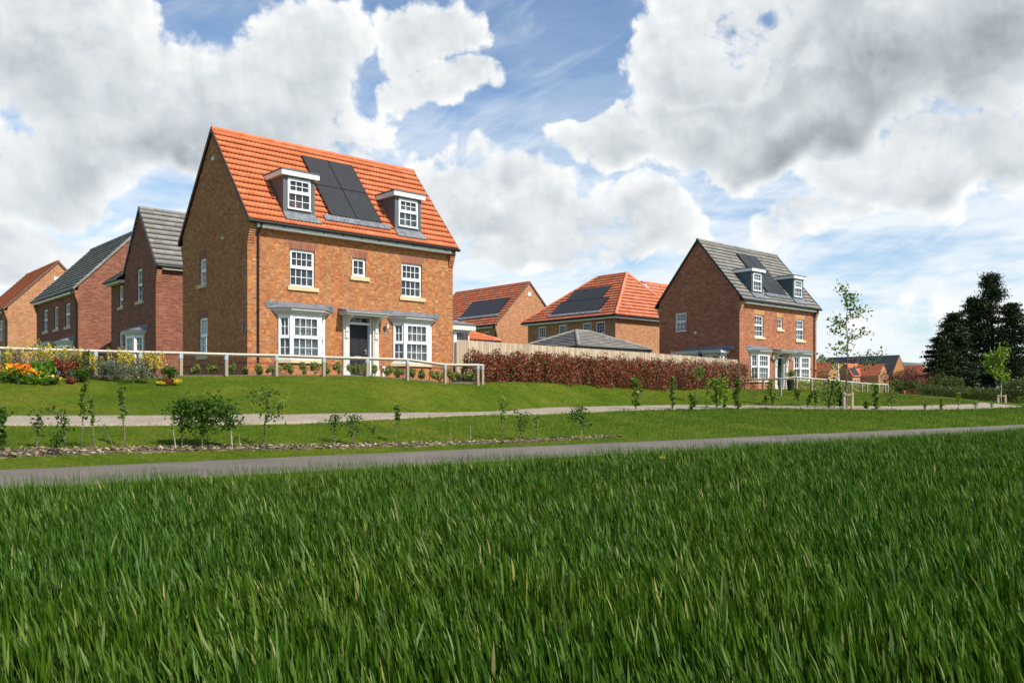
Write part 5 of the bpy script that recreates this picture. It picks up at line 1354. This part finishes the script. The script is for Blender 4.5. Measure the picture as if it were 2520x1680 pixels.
def red_hedge():
    a, b = np.array(pt(1150, 35.0)[:2]), np.array(pt(1832, 49.6)[:2]); L = np.linalg.norm(b - a); d = (b - a) / L; nn = np.array([d[1], -d[0]])
    root = empty('photinia_hedge', (a[0], a[1], 0), 0, 'long red-leaved hedge growing in front of the pale board fence', 'hedge')
    N = 95000; t = rng.random(N); lump = (t * L * .9 + 1.3 * np.sin(t * 31)) % 1.0
    w = .62 + .16 * np.sin(t * 57) + .1 * np.sin(t * 133)
    off = rng.uniform(-1, 1, N); P2 = a + np.outer(t * L, d) + nn * (off * w)[:, None] + nn * .35 - nn * .2
    zb = G(P2[:, 0], P2[:, 1]) + CZ
    px = CX + F * P2[:, 0] / P2[:, 1]; topy = np.interp(px, [1150, 1168, 1200, 1260, 1330, 1400, 1480, 1600, 1700, 1770, 1800, 1832], [874, 868, 873, 873, 873, 877, 882, 888, 892, 893, 893, 900])
    ztop = (YH - topy) * (P2[:, 1]) / F + CZ + .13 * np.sin(t * 211) + .10 * np.sin(t * 97 + 1) + .09 * np.sin(t * 461) * np.sin(t * 37) + .06 * np.sin(t * 907)
    hh = np.maximum(ztop - zb, .3); q = rng.random(N) ** .8
    keep = (np.abs(off) < np.sqrt(np.clip(1.08 - q ** 3, 0, 1))) & (rng.random(N) < .35 + .65 * np.clip(1.2 * np.abs(off) + q, 0, 1))
    gap = (np.sin(t * 19 + 2) > .93) & (q < .55); keep &= ~(gap & (rng.random(N) < .75))
    P = np.stack([P2[:, 0] - a[0], P2[:, 1] - a[1], zb + hh * q + rng.normal(0, .02, N)], 1)[keep]; tt = t[keep]; qq = q[keep]
    pale = (rng.random(len(P)) < np.clip((tt - .55) * 1.2, 0, .30) * np.clip(qq * 1.8 - .5, 0, 1))
    foliage('foliage', P[~pale], .10 * rng.uniform(.6, 1.3, (~pale).sum()), M['hedge_red'], root, aspect=.5)
    foliage('blossom', P[pale], .07 * rng.uniform(.6, 1.3, pale.sum()), M['hedge_pale'], root, aspect=.7)
    m = MB()
    for i in range(60):
        u = L * (i + rng.random()) / 60; q = d * u + nn * rng.uniform(-.1, .3); z = H(a[0] + q[0], a[1] + q[1])
        m.tube([(q[0], q[1], z - .1), (q[0] + rng.normal(0, .12), q[1] + rng.normal(0, .12), z + .8)], [.016, .006], 5)
    m.build('stem', M['bark_pale'], root)


red_hedge()


def hedge(name, label, ptsL, width, mat, n, leafs=.09, cat='hedge'):
    """ptsL: (px, Y, height)"""
    A = np.array([pt(p, y) for p, y, h in ptsL]); hs = np.array([h for *_, h in ptsL]); root = empty(name, tuple(A[0]), 0, label, cat)
    s = np.concatenate([[0], np.cumsum(np.linalg.norm(np.diff(A[:, :2], axis=0), axis=1))]); t = rng.random(n) * s[-1]
    X = np.interp(t, s, A[:, 0]); Y = np.interp(t, s, A[:, 1]); hh = np.interp(t, s, hs) * (1 + .10 * np.sin(t * 3.1) + .07 * np.sin(t * 7.7))
    off = rng.uniform(-1, 1, n); q = rng.random(n) ** .8; keep = (np.abs(off) < np.sqrt(np.clip(1.1 - q ** 3, 0, 1)))
    X = X + D2[0] * off * width / 2; Y = Y + D2[1] * off * width / 2; Z = G(X, Y) + CZ + q * hh
    P = np.stack([X, Y, Z], 1)[keep] - A[0]; foliage('foliage', P, leafs * rng.uniform(.6, 1.3, len(P)), mat, root)
    m = MB()
    for k in range(20):
        u = s[-1] * k / 20; q = np.array([np.interp(u, s, A[:, 0]), np.interp(u, s, A[:, 1])]); z = H(*q); q = q - A[0][:2]; z -= A[0][2]; m.tube([(q[0], q[1], z - .1), (q[0], q[1], z + .4)], [.02, .01], 5)
    m.build('stem', M['bark'], root)
    return root


hedge('clipped_hedge', 'low green hedge behind the rail fence of the red brick house', [(1958, 52, .55), (2030, 58, .7), (2100, 64, .75), (2184, 70, .8)], 1.2, M['boxleaf'], 9000, .10)
hedge('clipped_hedge', 'long low brownish green hedge under the dark conifers', [(2270, 66, .8), (2330, 62, .75), (2400, 56, .75), (2470, 52, .8), (2620, 50, .85)], 1.4, M['hedge_green'], 22000, .10)
shrub(2218, 0, 58, 40, 'green_bush', 'round green bush at the end of the rail fence', M['hedge_green'], Y=72, dens=4, leafs=.13, lumps=10)
shrub(2244, 0, 90, 70, 'purple_bush', 'purple-leaved bush in front of the far orange roofs', M['purple'], Y=84, dens=6, leafs=.16, lumps=16)
shrub(2300, 0, 62, 60, 'green_bush', 'olive green bush right of the purple-leaved one', M['hedge_green'], Y=82, dens=5, leafs=.16, lumps=12)
shrub(2330, 0, 56, 50, 'green_bush', 'olive green bush at the foot of the conifers', M['hedge_green'], Y=80, dens=4, leafs=.16, lumps=12)
shrub(2395, 0, 26, 26, 'green_bush', 'bright green patch standing out of the long low hedge', M['brleaf'], Y=56, dens=1.6, leafs=.12)
shrub(2500, 0, 90, 62, 'green_bush', 'big green bush at the right edge of the photo', M['hedge_green'], Y=60, dens=6, leafs=.14, lumps=14)
shrub(1945, 0, 26, 26, 'potted_plant', 'leafy plant in a dark pot beside the red house door', M['birch'], Y=49.2, dens=.6, leafs=.09, cat='plant', dz=.62)
x_, y_, z_ = pt(1945, 49.2); m = MB(); m.tube([(x_, y_, z_), (x_, y_, z_ + .62)], [.17, .22], 14); tag(m.build('plant_pot', M['black']), 'tall dark plant pot beside the red brick house door', 'pot')
m = MB(); x_, y_, z_ = pt(2063, 110); m.tube([(x_, y_, z_ - .2), (x_, y_, zp(893, 110))], [.11, .08], 10); tag(m.build('white_pole', M['pole']), 'white pole rising behind the rail fence near the far houses', 'pole')


# ---- dark conifers and far trees
def conifer(px, Y, pyt, wpx, label, n=9000, lean=0., shape=1., bare=.12, trunks=1):
    x, y, z = pt(px, Y); h = zp(pyt, Y) - z; w = wpx * Y / F; root = empty('conifer_tree', (x, y, z), 0, label, 'tree', 'dark conifers at the right')
    m = MB(); P = []; bt = MB()
    for k in range(trunks): o = (k - (trunks - 1) / 2) * .9; m.tube([(o, 0, -.5), (o * .8, 0, h * .5), (o * .3, 0, h * .96)], [.38, .24, .04], 8)
    m.build('trunk', M['bark'], root)
    nb = 125; per = int(n * .9) // nb
    for i in range(nb):
        t = bare + (1 - bare) * (i + rng.random()) / nb; q = (t - bare) / (1 - bare)
        tier = .90 + .10 * math.sin(i * .55 + px)
        rad = w / 2 * (min(1., .62 + 1.6 * q) * (1 - q) ** .62 + .03) * 1.12 * rng.uniform(.62, 1.1) * tier
        an = rng.uniform(0, 2 * math.pi); c = np.array([0, 0, t * h]); e = np.array([math.cos(an) * rad, math.sin(an) * rad, t * h + rad * rng.uniform(-.10, .22)])
        bt.tube([c, (c + e) / 2 + (0, 0, .2), e], [.07, .04, .015], 4, cap=False)
        s = rng.beta(2.2, 1.1, per)[:, None]; lay = rng.normal(0, 1, (per, 3)) * np.array([.055 * w, .055 * w, .011 * h]); P.append(c + (e - c) * s + lay)
    bt.build('branch', M['bark'], root); P = np.concatenate(P)
    foliage('crown', P, .36 * rng.uniform(.5, 1.3, len(P)), M['conifer'], root, aspect=.55)
    return root


conifer(2436, 131, 677, 165, 'tallest dark conifer, standing above its neighbours at the right', n=19000, trunks=2, bare=.10)
conifer(2348, 126, 772, 140, 'dark conifer on the left flank of the tallest one', n=17000, bare=.05)
conifer(2312, 124, 830, 112, 'lowest dark conifer, at the left end of the clump', n=11000, bare=.04)
conifer(2392, 136, 735, 130, 'dark conifer close behind the left flank of the tallest one', n=14000, bare=.06)
conifer(2492, 128, 748, 150, 'dark conifer just right of the tallest one', n=16000, bare=.05)
conifer(2560, 132, 772, 190, 'dark conifer cut by the right edge of the photo', n=16000, bare=.05)


def far_tree(px, Y, pyt, wpx, label, n=2500):
    x, y, z = pt(px, Y); h = zp(pyt, Y) - z; w = wpx * Y / F; root = empty('far_tree', (x, y, z), 0, label, 'tree', 'leafy trees behind the far houses'); m = MB(); m.tube([(0, 0, -.5), (0, 0, h * .6)], [.35, .2], 7); m.build('trunk', M['bark'], root)
    P = np.concatenate([in_ell(n // 12, (rng.normal(0, .23) * w, rng.normal(0, .2) * w, h * rng.uniform(.4, .82)), (w * .24, w * .24, h * .17), .3) for _ in range(12)])
    foliage('crown', P, .8 * rng.uniform(.5, 1.3, len(P)), M['far_leaf'], root)


for i, (px, Y, t, w_, lab) in enumerate([(2022, 290, 872, 54, 'green tree right beside the red brick house, behind the far roofs'), (2050, 300, 880, 46, 'round green tree behind the leftmost far roof'), (2102, 310, 884, 50, 'green tree behind the young birch'), (2122, 300, 878, 30, 'taller pale green tree behind the young birch'), (2145, 310, 890, 36, 'low tree left of the dark slate roof'), (2276, 330, 908, 60, 'pale tree behind the far orange roofs at the right')]):
    far_tree(px, Y, t, w_, lab)


# ------------------------------------------------------------------ grasses
def blades(name, X, Y, Z0, h, w, lean, mat, segs=3, curve=.5, tip=.08):
    """strips: lean (n,2) horizontal displacement of the tip in metres"""
    n = len(X); an = rng.uniform(0, 2 * math.pi, n); s = np.stack([np.cos(an), np.sin(an)], 1)
    k = segs + 1; t = np.linspace(0, 1, k)
    prof = np.array([.55, 1., .82, .0])[:k] if segs == 3 else (np.array([.8, 1., .0]) if segs == 2 else np.array([1., 0]))
    V = np.empty((n, k, 2, 3), np.float32)
    for j in range(k):
        tt = t[j]; d = lean * (tt ** (1 + curve))[None] if np.ndim(tt) else lean * tt ** (1 + curve)
        ww = w * max(prof[j], .06) * .5
        zz = Z0 + h * tt * (1 - .12 * tt)
        for e, sg in ((0, -1), (1, 1)):
            V[:, j, e, 0] = X + d[:, 0] + sg * s[:, 0] * ww; V[:, j, e, 1] = Y + d[:, 1] + sg * s[:, 1] * ww; V[:, j, e, 2] = zz
    b = np.arange(n)[:, None] * (2 * k) + np.arange(segs)[None] * 2; Fq = np.stack([b, b + 1, b + 3, b + 2], 2).reshape(-1, 4)
    return np_mesh(name, V.reshape(-1, 3), Fq, mat)


M['wheat'] = leaf('wheat_leaf', [(0, (.016, .042, .001)), (.35, (.036, .086, .002)), (.65, (.068, .132, .005)), (.86, (.125, .195, .030)), (.975, (.21, .29, .09)), (.994, (.34, .29, .07)), (1, (.46, .36, .17))], .30, .55, .12,
                  patch=(.55, (.78, .92, 1.05)))
M['grass'] = leaf('verge_grass', [(0, (.035, .095, .003)), (.5, (.070, .150, .006)), (.9, (.13, .22, .016)), (.97, (.2, .26, .05)), (1, (.36, .33, .12))], .3, .6, .15, patch=(5, (.62, .74, .6)))
M['lawn'] = leaf('lawn_blade', [(0, (.05, .095, .003)), (.5, (.088, .140, .007)), (.9, (.145, .19, .018)), (1, (.26, .25, .06))], .25, .7, .12, patch=(6, (.66, .74, .62)))
M['field'] = plain('field_soil', (.035, .045, .015), 1., .4, 8)

WE0 = np.array([-CX / F * 7.6, 7.6]); WN = NRM          # outer edge line of the wheat


def cell(X, Y, f, seed):
    i = np.floor(X * f + .7 * np.sin(Y * f)).astype(np.int64) * 7919 + np.floor(Y * f + .7 * np.sin(X * f * 1.3)).astype(np.int64) * 104729 + seed
    return ((np.sin(i * 12.9898) * 43758.5453) % 1.0) * 2 - 1


def wheat():
    N = 1500000; Yr = 24 * rng.random(N) ** .62; Xr = rng.uniform(-1, 1, N) * (Yr * .66 + 1.2)
    e = (Xr - WE0[0]) * WN[0] + (Yr - WE0[1]) * WN[1]
    tl = (Xr - WE0[0]) * DP[0] + (Yr - WE0[1]) * DP[1]
    edge = .18 * np.sin(tl * 1.7) + .12 * np.sin(tl * 4.1 + 1) + .10 * np.sin(tl * 9.3)
    keep = (e < edge) & (Yr > .9) & (Yr < 27)
    Xr, Yr, e = Xr[keep], Yr[keep], e[keep]
    # thin out with distance
    kk = rng.random(len(Xr)) < np.clip(1.25 - Yr / 40, .4, 1); Xr, Yr, e = Xr[kk], Yr[kk], e[kk]
    n = len(Xr); patch = np.sin(Xr * .9 + 1.2 * np.sin(Yr * .5)) * np.sin(Yr * .75 + .6) * .5 + .5 * np.sin(Xr * 2.3 + Yr * 1.7)
    cl = cell(Xr, Yr, 5, 11); tall = rng.random(n) < .06
    top = (.345 + .03 * patch + .03 * cl + rng.normal(0, .03, n) + .07 * tall).clip(.2, .52)
    h = rng.uniform(.12, .25, n) + .06 * tall; z0 = top - h - rng.random(n) ** 1.6 * .20; z0 = np.maximum(z0, .0)
    la = rng.normal(2.85, .75, n); lm = h * (rng.uniform(.05, .42, n) + .12 * cell(Xr, Yr, 3, 5))
    lean = np.stack([np.cos(la) * lm, np.sin(la) * lm * .7], 1)
    w = rng.uniform(.007, .0135, n) * (1 + .25 * (Yr > 8))
    z0 = G(Xr, Yr) + CZ + z0
    o = blades('wheat_crop', Xr, Yr, z0, h, w, lean, M['wheat'], 3, .45); tag(o, 'dense young green wheat filling the foreground', 'crop', kind='stuff')
    return n


def scatter_strip(name, N, f_in, h, w, mat, label, xr=(-1, 1), yr=(5, 50), segs=1, lm=.4, cat='grass'):
    Y = np.sqrt(rng.random(N) * (yr[1] ** 2 - yr[0] ** 2) + yr[0] ** 2); px = rng.uniform(-120, 2640, N); X = (px - CX) / F * Y
    k = f_in(X, Y, px); X, Y = X[k], Y[k]; n = len(X)
    hh = h * rng.uniform(.5, 1.3, n) * (1 + .25 * np.sin(X * 1.3) * np.sin(Y * 1.1 + X * .4)) * (1 + .45 * cell(X, Y, 6, 3) * (h < .12)); la = rng.normal(2.8, 1.2, n); l_ = hh * rng.uniform(0, lm, n)
    o = blades(name, X, Y, G(X, Y) + CZ - .01, hh, w * rng.uniform(.7, 1.3, n) * np.clip(Y / 18, .8, 2.2), np.stack([np.cos(la) * l_, np.sin(la) * l_], 1), mat, segs); return tag(o, label, cat, kind='stuff')


def col(px, A): return np.interp(px, _cols, A)
def perp(X, Y, P0): return (X - P0[0]) * NRM[0] + (Y - P0[1]) * NRM[1]


wheat()
# field floor under the wheat
a_, b_ = WE0 - 14 * DP + .5 * NRM, WE0 + 45 * DP + .5 * NRM
V = np.array([[a_[0], a_[1], .012], [b_[0], b_[1], .012], [b_[0] + 22, b_[1] - 60, .012], [a_[0] - 10, a_[1] - 30, .012]]); tag(np_mesh('field_soil', V, np.array([[0, 1, 2, 3]]), M['field']), 'bare field soil under the wheat', kind='structure')
# rough grass between wheat and asphalt
scatter_strip('rough_grass', 260000, lambda X, Y, px: (perp(X, Y, WE0) > -.1) & (perp(X, Y, TE0) < -PW + .06 + .10 * cell(X, Y, 2, 9)) & (rng.random(len(X)) < np.clip(.25 + 1.1 * (perp(X, Y, TE0) + PW) / -3., .25, 1) + .3), .24, .006, M['grass'], 'rough grass between the wheat and the asphalt path', yr=(5, 34), segs=2, lm=.5)


def gn_px(px): return np.interp(px, [p[0] for p in gn], [gp(*p)[1] for p in gn])
def gf_px(px): return np.interp(px, [p[0] for p in gf], [gp(*p)[1] for p in gf])
_q = np.arange(-150, 2700, 25); _mf = [(p, gp(p, np.interp(p, [a[0] for a in mf], [a[1] for a in mf]))[1]) for p in _q if p < 1535]; _mn = [(p, gp(p, np.interp(p, [a[0] for a in mn], [a[1] for a in mn]))[1]) for p in _q if p < 1535]
in_mulch = lambda px, Y: (px < 1530) & (Y > np.interp(px, *zip(*_mn)) + .30) & (Y < np.interp(px, *zip(*_mf)) - .02)
gng = [(p, gp(p, np.interp(p, [a[0] for a in gn], [a[1] for a in gn]))[1]) for p in _q if p < 2516]; gfg = [(p, gp(p, np.interp(p, [a[0] for a in gf], [a[1] for a in gf]))[1]) for p in _q if p < 2516]
scatter_strip('verge_grass', 520000, lambda X, Y, px: (perp(X, Y, TE0) > -.05 + .08 * cell(X, Y, 2, 4)) & ((Y < np.interp(px, *zip(*gng)) + .03) | (px > 2500)) & (Y < 46) & (~in_mulch(px, Y) | (rng.random(len(X)) < .14)), .09, .0065, M['grass'], 'grass strip between the asphalt path and the gravel path', yr=(12, 46), segs=1)
scatter_strip('lawn_grass', 520000, lambda X, Y, px: (Y > np.interp(px, *zip(*gfg)) - .02) & (Y < col(px, _CR[:, 0]) + .1), .05, .009, M['lawn'], 'mown lawn rising to the houses', yr=(17, 62), segs=1)


def chips():
    N = 2000; px = rng.uniform(-100, 1530, N); a = np.interp(px, *zip(*_mn)); b = np.interp(px, *zip(*_mf)); Y = a + (b - a) * rng.random(N); X = (px - CX) / F * Y
    P = np.stack([X, Y, G(X, Y) + CZ + rng.uniform(.028, .045, N)], 1); t = NT('wood_chip'); g = t.n('ShaderNodeNewGeometry').outputs['Random Per Island']
    t.set(Base_Color=t.ramp(g, [(0, (.10, .07, .04)), (.5, (.28, .20, .12)), (1, (.55, .44, .29))]), Roughness=.9)
    a2 = rng.normal(0, 1, (N, 3)); a2[:, 2] *= .2
    V, Fq = leaf_quads(P, rng.uniform(.04, .12, N), .35, orient=a2 * 3, rnd=.3); o = np_mesh('bark_chips', V, Fq, t.mat); tag(o, 'pale wood chips scattered over the mulch', 'bark chips', kind='stuff')


chips()


def dandelion(px, Y, z, label):
    x, y, _ = pt(px, Y); root = empty('dandelion', (x, y, z), 0, label, 'flower')
    m = MB(); m.tube([(0, 0, -.12), (.01, 0, .26)], [.004, .003], 5); m.build('stalk', M['lush'], root)
    foliage('flower_head', np.array([.01, 0, .27]) + rng.normal(0, 1, (60, 3)) * (.016, .016, .006), .018, M['yellow'], root, aspect=.5)


dandelion(1628, 10.6, H(2, 10.6) + .14, 'single yellow dandelion at the far edge of the wheat')
